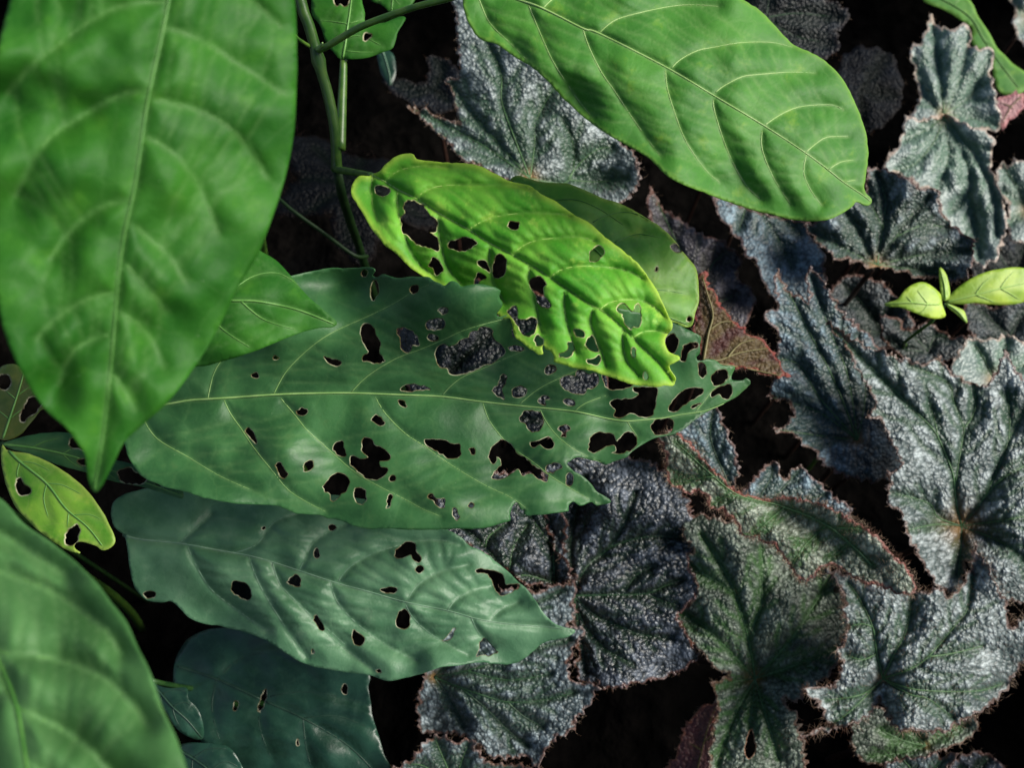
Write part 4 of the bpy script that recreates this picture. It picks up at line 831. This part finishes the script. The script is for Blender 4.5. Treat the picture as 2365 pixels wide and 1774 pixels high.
# top right, blurred
beg('pale upright begonia leaf at the top right with a pointed tip',
  'X 1620,85 1650,160 1700,170 1760,180 1830,160 1872,168 1860,240 1890,300 2002,320 1990,420 2020,560 2050,700 2062,800 2010,835 1940,830 1850,800 1760,770 1690,740 1620,765 1510,790 1455,742 1520,700 1540,600 1512,470 1500,370 1475,312 1560,260 1590,180',
  'X 1700,725 1680,500 1650,300 1625,110 ; 1700,725 1780,560 1840,350 1860,200 ; 1700,725 1880,600 1990,350 ; 1700,725 1590,620 1510,380 ; 1700,725 1900,760 2040,800', 'X 1700,725',
  Shape((2200, 150), .56, g=(-.02, -.10), fold=(.05, .05), quilt=.006, qw=30, cells=.0012, csize=17, wave=.015), B_pale, spacing=8, hairs=150, hub_r=14)
beg('pale green begonia leaf below the pointed upright one at the right',
  'X 1455,742 1560,765 1690,735 1800,775 1990,850 2020,950 2000,1060 2040,1180 2080,1300 2100,1420 2070,1560 2020,1659 1930,1700 1850,1600 1700,1400 1650,1222 1560,1200 1480,1140 1400,1112 1325,1095 1338,1000 1410,930 1440,830',
  'X 1700,740 1640,900 1520,1040 1400,1090 ; 1700,740 1730,950 1700,1120 1660,1210 ; 1700,740 1850,1050 1860,1250 1740,1350 ; 1700,740 1900,1000 2020,1250 2040,1500 ; 1860,1250 1900,1450 1930,1640 ; 1700,740 1600,820 1450,900', 'X 1700,740',
  Shape((2200, 420), .525, g=(.0, -.05), fold=(.04, .04), quilt=.006, qw=30, cells=.0012, csize=17, wave=.015), B_pale, spacing=8, hairs=150, hub_r=14)
beg('silver begonia leaf with dark veins just below the bright leaf\'s drip tip',
  'D 880,700 960,698 1030,700 1150,740 1240,790 1330,862 1480,890 1490,960 1520,1060 1600,1180 1700,1250 1785,1322 1770,1420 1740,1560 1650,1665 1500,1640 1300,1610 1100,1560 960,1535 850,1522 700,1470 580,1430 440,1320 385,1225 330,1165 450,1150 600,1050 750,975 850,900 870,800',
  'D 960,1520 1010,1200 1030,950 960,740 ; 960,1520 880,1400 780,1180 700,1080 ; 960,1520 1120,1280 1250,1100 1400,940 ; 960,1520 1300,1440 1520,1420 1740,1400 ; 960,1520 700,1390 520,1290 400,1220 ; 1120,1280 1350,1180 1560,1200 ; 960,1520 1300,1560 1600,1600 ; 1010,1200 920,1020 880,820', 'D 960,1520',
  Shape((2030, 520), .482, g=(.01, -.07), fold=(-.03, .03), quilt=.007, qw=32, cells=.0013, csize=16, wave=.016), B_silver, spacing=7, hairs=180, vein_w=13.5)
beg('dark blue begonia leaf under the lower edge of the bright top leaf',
  'N 1640,445 1700,470 1790,500 1850,515 1885,560 1905,620 1890,690 1830,720 1765,660 1748,605 1722,592 1712,560 1700,545 1672,512 1650,480', 'N 1730,450 1716,500 1706,530 ; 1730,450 1790,540 1830,620 ; 1730,450 1850,540', 'N 1730,450',
  Shape((1760, 580), .50, g=(0, -.05), quilt=.005, qw=30, cells=.0012, csize=15, wave=.012), B_blue, spacing=8, hairs=120)
beg('shadowed purplish begonia leaf right of the pale half-hidden leaf',
  'N 1502,428 1514,452 1530,480 1560,500 1620,540 1680,565 1712,600 1705,640 1745,690 1705,770 1640,765 1600,700 1560,650 1525,590 1500,500', 'N 1620,720 1580,600 1510,450 ; 1620,720 1640,620 1680,580 ; 1620,720 1700,680', 'N 1620,720',
  Shape((1620, 600), .51, g=(0, -.06), quilt=.005, qw=26, cells=.0012, csize=15, wave=.012), begonia_mat('begonia_purple', (.16, .15, .18), (.02, .016, .02), (.03, .03, .025)), spacing=8, hairs=120)
# red underside
beg('begonia leaf turned over to show its red-brown hairy underside, right of centre',
  'C 1425,90 1465,90 1480,170 1530,240 1580,320 1640,390 1700,430 1740,470 1800,510 1880,556 1900,600 1940,660 1995,742 1960,752 1870,740 1760,705 1660,690 1560,680 1450,660 1420,560 1390,420 1380,270 1390,150',
  'C 1450,650 1480,480 1510,350 1470,200 1445,110 ; 1450,650 1560,640 1680,595 1880,562 ; 1490,450 1560,400 1640,395 ; 1450,650 1700,690 1960,745 ; 1600,630 1680,540 1780,510', 'C 1450,650',
  Shape((1690, 770), .385, g=(.03, -.03), fold=(.02, .02), quilt=-.0012, qw=14, cells=.0004, csize=14, wave=.006), B_under, BV_o, spacing=7, hairs=420, fuzz=500, vr=(.0008, .0006), vein_w=12.2, under=B_green, hub_r=1)
# blue silver leaf right of it
beg('blue-silver begonia leaf with two pointed lobes, half in shadow, right of the red underside',
  'E 640,335 680,420 712,482 770,512 818,560 848,500 815,400 850,330 930,420 1000,530 1080,640 1180,720 1260,820 1330,950 1400,1150 1480,1400 1430,1620 1300,1690 1100,1670 960,1600 900,1540 800,1450 720,1382 612,1362 690,1320 742,1262 720,1200 660,1172 575,1150 622,1050 640,980 598,900 640,850 650,760 590,700 552,640 640,560 618,460',
  'E 1150,1430 1000,1050 820,700 650,370 ; 1150,1430 1080,1000 960,700 860,380 ; 1150,1430 900,1150 780,950 600,905 ; 1150,1430 900,1250 600,1155 ; 1150,1430 900,1400 640,1362 ; 1150,1430 1200,1100 1150,760', 'E 1150,1430',
  Shape((1930, 850), .435, g=(.06, -.02), fold=(.03, .06), quilt=.005, qw=34, cells=.0011, csize=16, wave=.012), B_blue, spacing=7, hairs=320, vein_w=12.2)
# big right leaf
beg('large silver begonia leaf at the right edge with an orange-brown centre',
  'E 950,676 1060,740 1150,800 1230,848 1300,850 1340,872 1420,900 1500,930 1560,942 1640,922 1672,885 1700,942 1745,1000 1850,1052 1920,1082 1990,1060 2050,960 2090,842 2120,920 2170,990 2230,1050 N 2400,900 2470,960 2520,1060 2530,1200 2490,1330 2410,1395 2330,1385 2290,1355 2250,1330 2232,1300 2225,1340 2200,1372 2172,1358 H 1420,1600 1350,1480 1270,1330 1212,1240 1200,1150 1150,1050 1080,1000 1050,870 1062,820 1032,725 1130,680 E 1430,1600 1390,1480 1330,1370 1300,1295 1212,1288 1270,1180 1220,1100 1160,1000 1120,920 1080,830 1000,720',
  'H 1680,1160 1640,1000 1620,850 1600,700 1500,450 1430,330 1300,200 1100,0 E 960,690 ; H 1620,850 1650,650 1690,400 1700,330 1610,100 1560,-60 E 1480,950 ; H 1700,330 1770,230 1800,100 1760,-100 ; H 1680,1160 1850,950 2000,650 2080,430 2200,200 2330,-50 ; H 1680,1160 2000,1120 2212,1080 2500,1020 ; H 1680,1160 1480,1090 1400,970 1100,880 ; H 1680,1160 1450,1150 1230,1200 ; H 1680,1160 1670,1400 1650,1600 ; H 1690,1170 2000,1290 2212,1450 2300,1600 ; H 1850,950 2000,780 2212,650 2450,500 ; H 2080,430 2090,250 2070,0 ; H 1480,430 1460,300 1400,100',
  'H 1680,1160', Shape((2200, 1080), .410, g=(.02, -.03), fold=(.01, .03), quilt=.0040, qw=26, cells=.0013, csize=13, wave=.010, bumps=[(2221, 1215, 60, 60, 0, .012)]), B_bright, spacing=6, hairs=420, fuzz=1200, hub_r=34, vein_w=9.5)
# curled saddle leaf
beg('curled grey-green begonia leaf with a reddish hairy rim, right of the long leaf tip',
  'J 60,395 90,450 130,520 140,600 140,680 150,760 190,810 250,850 350,882 400,860 470,890 512,920 480,970 500,1000 560,1020 620,1020 660,1070 720,1120 760,1180 780,1240 850,1262 920,1250 960,1300 1040,1310 1100,1370 1150,1440 1200,1520 1250,1600 W 785,462 860,450 890,390 980,360 1060,400 1150,460 1300,500 1400,540 1480,560 1525,515 1500,430 J 2212,1560 2150,1480 2060,1380 1900,1220 1750,1120 1600,1040 1450,970 1300,940 1150,910 1000,935 850,905 740,860 620,760 470,600 330,440 220,350 130,370',
  'J 1900,1480 1550,1180 1150,1000 760,900 480,680 220,440 ; 1500,1160 1330,1320 1210,1500 ; 1150,1000 1000,1130 880,1245 ; 760,900 620,930 520,1000 ; 550,740 400,760 200,780 ; 1700,1300 1600,1400 1500,1440 ; 1550,1180 1680,1180 1800,1190', 'J 1900,1500',
  Shape((1750, 1130), .368, g=(.02, -.02), fold=(.05, .10), quilt=.0018, qw=30, cells=.0009, csize=11, wave=.008, bumps=[(1670, 1112, 120, 19, 43, -.004), (1835, 1200, 95, 22, 30, .010), (1985, 1212, 130, 26, 41, -.006)]), B_curl, spacing=6, edge_w=13, hairs=1100, fuzz=3500, hair_len=(8, 17), tooth=9, hub_r=1, vein_w=8.1)
beg('blue-grey begonia leaf with two lobes behind the curled red-rimmed leaf',
  'J 120,420 300,290 450,190 560,140 600,200 640,300 700,450 740,560 762,700 745,830 780,870 820,830 900,740 1000,640 1042,616 1100,670 1160,745 1220,680 1292,648 1340,700 1450,800 1560,900 1720,1040 1650,1180 1200,1120 800,1020 500,820 250,600',
  'J 900,1060 740,900 600,640 520,400 540,180 ; 900,1060 960,880 1040,740 1045,640 ; 900,1060 1100,880 1280,680 ; 900,1060 1250,960 1500,890 ; 900,1060 600,850 350,550', 'J 900,1060',
  Shape((1720, 1100), .412, g=(.02, -.02), fold=(.02, .02), quilt=.003, qw=26, cells=.0009, csize=12, wave=.008), B_blue, BV_d, spacing=6, hairs=260, hub_r=1)
# bottom right
beg('brightest silver begonia leaf at the bottom right with toothed brown-red margin',
  'W 1900,215 1920,290 1960,350 2010,430 2050,530 2090,600 2110,690 2112,762 2160,740 2212,690 2300,650 N 2430,1440 2440,1520 W 2212,980 2150,1070 2130,1110 2060,1200 1950,1290 1800,1370 1700,1420 1600,1432 1500,1412 1420,1420 1370,1370 1330,1310 1292,1215 1240,1300 1200,1340 1100,1390 1000,1410 900,1440 795,1465 860,1420 930,1402 985,1390 940,1330 910,1270 870,1220 805,1148 920,1150 1000,1120 1040,1050 1050,980 1020,920 1060,870 1075,780 1070,680 1060,580 1030,480 965,395 1060,410 1130,442 1200,460 1280,482 1340,470 1420,510 1500,530 1600,540 1660,510 1740,562 1800,500 1850,430 1880,350',
  'W 1310,1090 1270,920 1245,760 1165,590 1090,480 ; 1310,1090 1390,920 1460,780 1490,620 1500,550 ; 1310,1090 1480,1030 1600,950 1780,740 1850,640 1890,420 ; 1600,950 1750,930 1950,880 ; 1310,1090 1480,1190 1600,1220 1760,1340 ; 1270,930 1180,970 1080,940 ; 1310,1090 1520,1160 1900,1170 2080,1120 ; 1310,1090 1180,1190 950,1230 ; 1245,760 1180,740 1080,760 ; 1310,1090 1100,1300 960,1395', 'W 1310,1090',
  Shape((2040, 1520), .385, g=(.01, -.02), fold=(.02, .02), quilt=.0030, qw=24, cells=.0011, csize=12, wave=.008, bumps=[(2032, 1620, 26, 60, 0, .012), (2250, 1300, 40, 60, 20, .008)]), B_bright, spacing=5.5, hairs=900, fuzz=3000, hub_r=10, vein_w=8.6, hair_len=(9, 22))
# lower middle
beg('dark bumpy begonia leaf with green centre at lower right of middle, rust-brown rim',
  'K 1305,90 1340,200 1372,270 1338,350 1370,420 1412,500 1390,570 1350,620 1270,670 1310,760 1350,850 1420,900 1480,960 1512,1020 1600,1045 1612,1082 1540,1105 1505,1140 1530,1250 1552,1290 1512,1400 1500,1550 1485,1659 1490,1800 1700,1900 1980,1850 2110,1700 2090,1550 2065,1400 2020,1290 1960,1215 W 760,1230 900,1120 1010,1010 1080,850 1090,650 1000,430 880,280 700,180 450,110 200,50 60,60',
  'K 1780,1090 1740,850 1650,540 1560,360 1440,170 ; 1760,760 1820,620 1825,480 1820,260 ; 1780,1090 1600,900 1440,740 1300,665 ; 1640,535 1370,370 ; 1780,1090 2000,850 2200,550 2300,380 ; 1780,1090 1765,1250 1750,1400 ; 1780,1090 1660,1300 1590,1480 1540,1640 ; 1780,1090 1850,1330 1930,1600 ; 1780,1090 2050,1000 2300,900 ; 1780,1090 1650,1110 1530,1150', 'K 1780,1090',
  Shape((1730, 1500), .412, g=(-.0, -.02), fold=(.03, .03), quilt=.0040, qw=26, cells=.0012, csize=12, wave=.010, bumps=[(1743, 1568, 45, 45, 0, .014)]), B_green, spacing=6, hairs=420, fuzz=700, holes='K 1718,1540 1750,1420 1768,1440 1780,1550 1742,1600', hub_r=16, vein_w=9.5)
beg('blackish blistered begonia leaf under the tip of the long dark leaf',
  'K 500,-330 1000,-320 1200,-240 1330,-100 1380,80 1372,270 1345,350 1400,450 1420,520 1350,620 1290,680 1310,750 1380,880 1425,940 1350,1010 1290,1050 1150,1090 1000,1130 900,1152 830,1150 780,1140 720,1130 670,1110 648,1050 640,980 640,850 610,700 600,560 560,400 480,200 440,0 420,-200',
  'K 620,560 850,555 1080,548 1200,500 1310,460 ; 620,560 700,380 850,250 950,80 1020,-100 ; 850,250 1000,200 1150,180 1320,190 ; 1080,548 1200,600 1290,625 ; 620,560 760,690 900,750 1050,810 1250,830 ; 620,560 690,750 820,900 1000,1000 ; 620,560 600,250 640,0 700,-200 ; 950,530 1020,430 1130,370 ; 620,560 660,800 700,1050', 'K 620,560',
  Shape((1440, 1330), .420, g=(.0, -.02), fold=(.02, .03), quilt=.0045, qw=24, cells=.0014, csize=13, wave=.012), B_dark, BV_d, spacing=5.5, hairs=320, vein_w=9.5, hub_r=1)
beg('glossy blue-black begonia leaf between the long leaf and the grey-green leaf tip',
  'K -200,-200 300,-220 520,-150 560,100 565,300 612,450 560,480 470,502 380,480 340,505 240,430 100,330 -100,220 -250,80', 'K 500,480 492,330 490,200 440,30 400,-150 ; 500,480 330,430 210,425 60,250 -80,120 ; 210,425 235,250 330,100 ; 60,250 80,180 200,90 ; 490,250 350,60 250,-100', 'K 500,480',
  Shape((1170, 1230), .425, g=(.0, -.03), quilt=.005, qw=26, cells=.0014, csize=14, wave=.012), B_dark, BV, spacing=6, hairs=160, vein_w=9.5, hub_r=1)
beg('silver begonia leaf under the tip of the grey-green leaf, bottom middle',
  'K -320,1050 -362,1150 -372,1300 -360,1400 -300,1442 -130,1440 -40,1480 20,1520 70,1580 170,1600 320,1600 395,1670 410,1620 430,1570 480,1500 540,1450 635,1412 610,1370 700,1290 740,1200 785,1130 690,1120 600,1080 590,1000 600,930 650,850 676,788 600,740 642,650 610,600 632,520 645,432 600,480 540,490 450,510 380,540 200,520 0,600 -200,800 -300,950',
  'K -270,1080 -100,1150 20,1190 200,1240 420,1230 620,1180 ; -100,1150 60,1280 200,1420 330,1520 ; -270,1080 -60,1040 200,960 450,880 600,840 ; -270,1080 -150,1250 -80,1400 ; -270,1080 0,850 300,650 560,520 ; 200,1240 300,1330 420,1400 ; -60,1040 200,1100 480,1060', 'K -270,1080',
  Shape((1180, 1520), .405, g=(.0, -.02), fold=(.02, .03), quilt=.0040, qw=28, cells=.0012, csize=13, wave=.012, bumps=[(990, 1650, 50, 70, 10, .02)]), B_silver, BV_d, spacing=5.5, hairs=420, vein_w=10.8, hub_r=10)
beg('small silver begonia leaf with brownish rim on the bottom edge, middle',
  'R 850,1680 950,1620 1000,1570 1050,1500 1130,1458 1200,1470 1262,1502 1345,1478 1380,1540 1420,1580 1440,1620 1550,1640 1700,1650 1745,1700 1700,1850 1300,1950 950,1900 840,1760',
  'R 1250,1780 1180,1620 1120,1480 ; 1250,1780 1280,1640 1330,1510 ; 1250,1780 1050,1650 960,1640 ; 1250,1780 1450,1700 1650,1670', 'R 1250,1780',
  Shape((1050, 1790), .40, g=(.0, -.03), quilt=.003, qw=24, cells=.0011, csize=13, wave=.01), B_silver, BV, spacing=6, hairs=220, hub_r=1)
beg('shadowed begonia leaf under the brightest silver one at the bottom right',
  'W 1110,1380 1250,1270 1330,1320 1420,1400 1600,1410 1850,1330 1930,1390 1800,1510 1640,1570 1560,1605 1400,1645 1250,1645 1155,1600 1115,1500', 'W 1590,1520 1450,1490 1300,1420 ; 1590,1520 1700,1440 1830,1390 ; 1590,1520 1400,1570 1220,1590 ; 1590,1520 1500,1430', 'W 1590,1520',
  Shape((2070, 1710), .43, g=(.0, -.02), quilt=.004, qw=24, cells=.0011, csize=13, wave=.01), B_green, BV, spacing=7, hairs=160, hub_r=8)
beg('pale ragged begonia leaf on the bottom edge, right of middle',
  'W 1330,1665 1350,1620 1450,1600 1560,1592 1620,1570 1700,1590 1795,1572 1765,1620 1725,1665 1800,1800 1600,1870 1400,1850 1300,1750', 'W 1550,1780 1500,1680 1440,1610 ; 1550,1780 1640,1660 1700,1600 ; 1550,1780 1420,1720', 'W 1550,1780',
  Shape((2120, 1790), .41, g=(.0, -.03), quilt=.003, qw=22, cells=.0011, csize=13, wave=.01), B_silver, BV, spacing=7, hairs=200, hub_r=1)
beg('dark begonia leaf in the black corner at bottom right',
  'W 1760,1620 1900,1570 2020,1590 2100,1700 2050,1800 1850,1820 1740,1740', 'W 1880,1740 1930,1650 1990,1600 ; 1880,1740 2050,1720 ; 1880,1740 1800,1660', 'W 1880,1740',
  Shape((2250, 1790), .47, g=(.0, -.03), quilt=.003, qw=22, cells=.0013, csize=12, wave=.01), B_dark, BV_d, spacing=8, hairs=80, hub_r=1)
beg('wine-red underside of a begonia leaf by the black gap at the bottom',
  'K 1535,1235 1562,1290 1525,1380 1512,1500 1500,1659 1450,1800 1330,1800 1240,1700 1225,1640 1290,1560 1330,1400 1400,1320 1480,1260', 'K 1400,1720 1440,1550 1480,1400 1530,1270 ; 1440,1550 1360,1500 ; 1450,1500 1505,1450', 'K 1400,1720',
  Shape((1610, 1700), .435, g=(-.06, -.03), quilt=-.001, qw=12, cells=.0004, csize=12, wave=.006), begonia_mat('begonia_wine_underside', (.16, .05, .055), (.09, .022, .025), (.16, .06, .05), edge=(.36, .11, .05), rough=.45), BV_o, spacing=7, hairs=200, hub_r=1, under=B_green)
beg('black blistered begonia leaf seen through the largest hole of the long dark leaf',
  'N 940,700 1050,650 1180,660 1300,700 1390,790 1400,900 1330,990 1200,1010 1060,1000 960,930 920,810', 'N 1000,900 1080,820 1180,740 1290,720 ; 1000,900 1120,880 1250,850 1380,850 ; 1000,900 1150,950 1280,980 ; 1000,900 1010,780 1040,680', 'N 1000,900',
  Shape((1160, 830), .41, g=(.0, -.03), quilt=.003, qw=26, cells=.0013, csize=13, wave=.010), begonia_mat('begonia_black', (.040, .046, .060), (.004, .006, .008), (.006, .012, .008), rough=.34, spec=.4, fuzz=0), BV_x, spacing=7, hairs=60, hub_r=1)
# right edge
beg('grey begonia leaf in half shadow left of the lime green shoot',
  'N 1915,680 1960,640 2030,650 2080,690 2110,760 2060,800 1990,800 1940,770', 'N 2040,770 1990,700 1950,660 ; 2040,770 2060,700 ; 2040,770 1960,760', 'N 2040,770',
  Shape((2010, 720), .53, g=(.0, -.05), quilt=.004, qw=26, cells=.0011, csize=15, wave=.012), B_mid, BV_d, spacing=8, hairs=60, hub_r=1)
beg('grey begonia leaf in half shadow right of the lime green shoot\'s drooping leaflet',
  'N 2225,690 2290,710 2370,690 2430,760 2400,830 2310,820 2250,790', 'N 2330,780 2280,730 2240,700 ; 2330,780 2370,710 ; 2330,780 2270,790', 'N 2330,780',
  Shape((2310, 750), .54, g=(.0, -.05), quilt=.004, qw=26, cells=.0011, csize=15, wave=.012), B_mid, BV_d, spacing=8, hairs=60, hub_r=1)
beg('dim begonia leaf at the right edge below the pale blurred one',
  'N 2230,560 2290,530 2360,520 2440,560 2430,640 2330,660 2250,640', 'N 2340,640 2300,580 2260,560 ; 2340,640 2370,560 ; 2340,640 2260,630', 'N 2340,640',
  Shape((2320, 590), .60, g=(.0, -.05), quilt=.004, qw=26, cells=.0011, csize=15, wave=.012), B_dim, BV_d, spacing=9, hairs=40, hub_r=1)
beg('dim grey begonia leaf behind the lime green shoot at the right',
  'E 1285,640 1400,650 1460,720 1600,690 1762,768 1900,760 1850,900 1700,930 1640,950 1500,960 1400,870 1325,800', 'E 1600,860 1500,760 1400,680 ; 1600,860 1650,760 1740,780 ; 1600,860 1450,850 1340,790', 'E 1600,860',
  Shape((2130, 790), .50, g=(.0, -.05), quilt=.004, qw=26, cells=.0011, csize=15, wave=.012), B_mid, BV_d, spacing=8, hairs=80, hub_r=1)
beg('washed-out grey begonia leaf at the right edge above the large silver one',
  'E 1755,1000 1780,900 1850,800 2000,790 2090,758 2212,800 2330,900 2300,1050 2200,1150 2000,1150 1900,1100', 'E 2020,1050 1960,920 1900,820 ; 2020,1050 2080,900 2100,780 ; 2020,1050 2200,950 2290,900', 'E 2020,1050',
  Shape((2290, 830), .47, g=(.0, -.05), quilt=.004, qw=26, cells=.0011, csize=15, wave=.012), B_pale, BV, spacing=8, hairs=140)
beg('blurred pale begonia leaf cut by the right edge, above the lime shoot',
  'D 1990,720 2010,660 2100,655 2160,615 2230,660 2330,800 2340,1000 2260,1300 2150,1330 2080,1250 2060,1150 2085,1000 1975,900', 'D 2250,1050 2150,850 2040,690 ; 2250,1050 2150,1100 2080,1180 ; 2250,1050 2120,930 2000,890', 'D 2250,1050',
  Shape((2350, 460), .56, g=(.0, -.06), quilt=.005, qw=28, cells=.0011, csize=16, wave=.012), B_pale, BV, spacing=9, hairs=100)
beg('pale begonia leaf corner at the far top right edge',
  'X 2120,-20 2150,60 2140,140 2180,240 2240,300 2320,260 2330,60 2280,-80 2180,-90', 'X 2260,100 2180,60 2140,0 ; 2260,100 2200,180 ; 2260,100 2280,-50', 'X 2260,100',
  Shape((2370, 40), .62, g=(.0, -.06), quilt=.005, qw=28, cells=.0011, csize=16, wave=.012), B_pale, BV, spacing=11, hairs=60)
green('shrub_leaf', 'blurred mid-green leaf arching down behind the pale upright leaf, top right corner',
  'X 1570,0 1700,60 1800,120 1880,180 1870,240 1900,300 1990,350 2020,500 2060,590 2150,605 2230,570 2255,490 2140,400 2040,300 1985,200 1925,110 1870,0 1760,-90 1610,-70', 'X 1600,-50 1760,30 1880,120 1960,260 2080,430 2180,560',
  'X 1760,30 1800,-10 1830,-40 ; 1880,120 1900,80 ; 1960,260 2010,290 ; 2080,430 2030,430 ; 2000,320 1960,330', '', Shape((2280, 100), .60, g=(.0, -.08), fold=(.04, .03), quilt=.001, qw=22, seed=75), M_top, V_green, spacing=10)
beg('pink-red blurred begonia leaf underside at the right edge',
  'X 2030,620 2100,600 2180,590 2225,640 2160,730 2075,815 2040,750', 'X 2200,610 2130,680 2070,790 ; 2130,680 2060,650', 'X 2200,610', Shape((2330, 250), .585, g=(.0, -.05), quilt=-.001, qw=14, cells=.0004, csize=14, wave=.006),
  begonia_mat('begonia_pink_underside', (.24, .07, .10), (.16, .04, .06), (.4, .2, .2), edge=(.4, .12, .12), rough=.5), BV_o, spacing=10, hairs=60, hub_r=1, under=B_dim)

# ------------------------------------------------------------------ lime seedling at the right edge
lime = empty('lime_seedling', at(2184, 702, .44), 'lime green seedling with two bright leaves at the right edge', 'seedling')
def lime_leaf(outline, mid, lats, shape, plabel, mat=M_lime):
    build_leaf('leaf', '', '', tr(outline), tr(mid), trs(lats), shape, [mat], vein_mat=V_lime, parent=lime, part_label=plabel, blade_name='leaf', spacing=7, jagged=(1.5, .3, False), vein_r=(.0005, .0003))
lime_leaf('E 1318,557 1400,530 1450,470 1510,430 1570,418 1630,450 1682,500 1690,560 1712,632 1660,652 1590,642 1500,610 1420,580 1350,577', 'E 1692,560 1600,560 1500,550 1400,552 1320,558', 'E 1600,560 1560,510 1530,470 ; 1600,560 1570,600 1540,620 ; 1500,550 1460,510',
  Shape((2120, 695), .435, g=(.0, -.02), fold=(.07, .05), arch=.004, quilt=.0006, qw=16, seed=81), 'short pointed leaf aimed left')
lime_leaf('E 1715,545 1760,480 1850,410 1950,360 2060,335 2150,323 2230,332 2310,365 2340,430 2260,520 2150,562 2000,562 1900,552 1800,562', 'E 1720,545 1900,500 2060,460 2200,430 2335,410', 'E 1900,500 1950,430 2010,380 ; 2060,460 2100,400 2150,350 ; 1900,500 1960,520 2030,550 ; 2060,460 2120,490 2180,530',
  Shape((2300, 670), .445, g=(.0, -.02), fold=(.10, .03), arch=.004, quilt=.0006, qw=16, seed=82), 'long pale leaf running out of frame')
lime_leaf('E 1690,525 1675,430 1672,328 1705,350 1730,410 1740,505 1720,535', 'E 1712,530 1705,440 1678,335', 'E 1708,450 1720,420', Shape((2180, 660), .44, g=(.0, -.05), fold=(.04, .04), seed=83), 'thin upright leaflet')
lime_leaf('E 1715,555 1800,585 1835,610 1848,680 1790,632 1740,590', 'E 1718,558 1790,605 1845,675', 'E 1780,600 1810,600', Shape((2200, 720), .44, g=(.0, -.02), fold=(.03, .03), seed=84), 'small drooping leaflet')
c, R = taper([at(2184, 702, .441), at(2150, 745, .455), at(2090, 790, .475), at(2060, 840, .52), down(at(2060, 840, .52))], .0009, .0014, 20)
V, Fc = tube_geo(c - np.array(lime.location), R, 8); new_obj('stem', mesh_from('stem', V, Fc), lime, [STEM])

# ------------------------------------------------------------------ dim begonia leaves deep in the gaps, and unseen planting added all round for its shade
def star(seed, n=40, r=100):
    rg = np.random.default_rng(seed); th = np.linspace(0, 2 * np.pi, n, endpoint=False)
    rad = r * (.78 + .16 * np.cos(5 * th + rg.uniform(0, 6)) + .12 * np.cos(2 * th) + rg.uniform(-.06, .06, n)) * (1 - .45 * np.exp(-((th - np.pi) / .22) ** 2))
    return np.stack([rad * np.cos(th), rad * np.sin(th)], 1)
def deep_leaf(seed):
    O = star(seed); vs = []
    for a in (0, .75, -.75, 1.6, -1.6, 2.4, -2.4):
        vs.append(np.array([(-8, 0), (40 * math.cos(a), 40 * math.sin(a)), (74 * math.cos(a * 1.03), 74 * math.sin(a * 1.03))]))
    sh = Shape((0, 0), 0, g=(.06, 0), fold=(.25, .25), quilt=.004, qw=18, cells=.001, csize=11, wave=.012, local=.00065, seed=seed)
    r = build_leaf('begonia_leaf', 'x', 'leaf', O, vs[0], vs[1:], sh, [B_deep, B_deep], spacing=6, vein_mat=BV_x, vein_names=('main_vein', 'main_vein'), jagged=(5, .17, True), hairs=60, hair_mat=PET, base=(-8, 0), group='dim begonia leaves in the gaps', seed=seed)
    r.location = (0, 0, 0)
    return r
def copy_tree(o, parent=None):
    c = o.copy(); COL.objects.link(c); c.parent = parent
    for ch in list(o.children): copy_tree(ch, c)
    return c
DEEP = [(830, 430, .60, 130, 'shade-blackened begonia leaf behind the shrub stem, left of the yellow-green leaf'), (620, 1380, .55, 80, 'shade-blackened begonia leaf in the gap under the grey-green leaf')]
proto = deep_leaf(3)
for i, (u, v, d, a, lab) in enumerate(DEEP):
    o = proto if i == 0 else copy_tree(proto)
    o['label'] = lab
    o.location = at(u, v, d); o.rotation_euler = (RNG.uniform(-.35, .35), RNG.uniform(-.35, .35), math.radians(a)); s_ = RNG.uniform(.8, 1.2); o.scale = (s_, s_, s_)

# unseen bed of begonias, added beyond the frame to block side light
V, Fc, cols = [], [], []
star_l = star(9, 26, 1.0)
fw = np.array(ROT_NP @ np.array([0, 0, -1.0])); rt = ROT_NP[:, 0]; upv = ROT_NP[:, 1]
made = 0
while made < 800:
    x, y = RNG.uniform(-.9, .9), RNG.uniform(-.65, 1.35)
    z = RNG.uniform(.06, .30) - .05 * max(0, x - .2)
    r = RNG.uniform(.05, .085)
    q = np.array([x, y, z]) - POS_NP; dd = q @ fw
    m = r * 1.25
    if dd > 0.02:
        hx = dd * SENSOR / LENS / 2; hy = hx * .75
        if abs(q @ rt) < hx + m * 1.05 and abs(q @ upv) < hy + m * 1.05: continue
    elif np.linalg.norm(q) < .3: continue
    ang = RNG.uniform(0, 6.28); R3 = np.array(Matrix.Rotation(RNG.normal(0, .35), 3, 'X') @ Matrix.Rotation(RNG.normal(0, .35), 3, 'Y') @ Matrix.Rotation(ang, 3, 'Z'))
    b = len(V); c0 = np.array([x, y, z])
    V.append(c0); n = len(star_l)
    for ring in (.5, 1.0):
        for k, s_ in enumerate(star_l):
            p = np.array([s_[0] * ring, s_[1] * ring, -.35 * ring * ring + .08 * math.cos(5 * k * 2 * math.pi / n) * ring]) * r
            V.append(c0 + R3 @ p)
    for k in range(n):
        k2 = (k + 1) % n
        Fc.append((b, b + 1 + k, b + 1 + k2)); Fc.append((b + 1 + k, b + 1 + n + k, b + 1 + n + k2, b + 1 + k2))
    made += 1
bed = new_obj('begonia_shade_bed', mesh_from('begonia_shade_bed', V, Fc), None, [plain_mat('shade_bed_leaf', (.03, .045, .04), (.09, .12, .11), 60, .5)])
bed['kind'] = 'stuff'; bed['label'] = 'unseen mass of silver begonia leaves added around the view to block side light'; bed['category'] = 'ground cover'
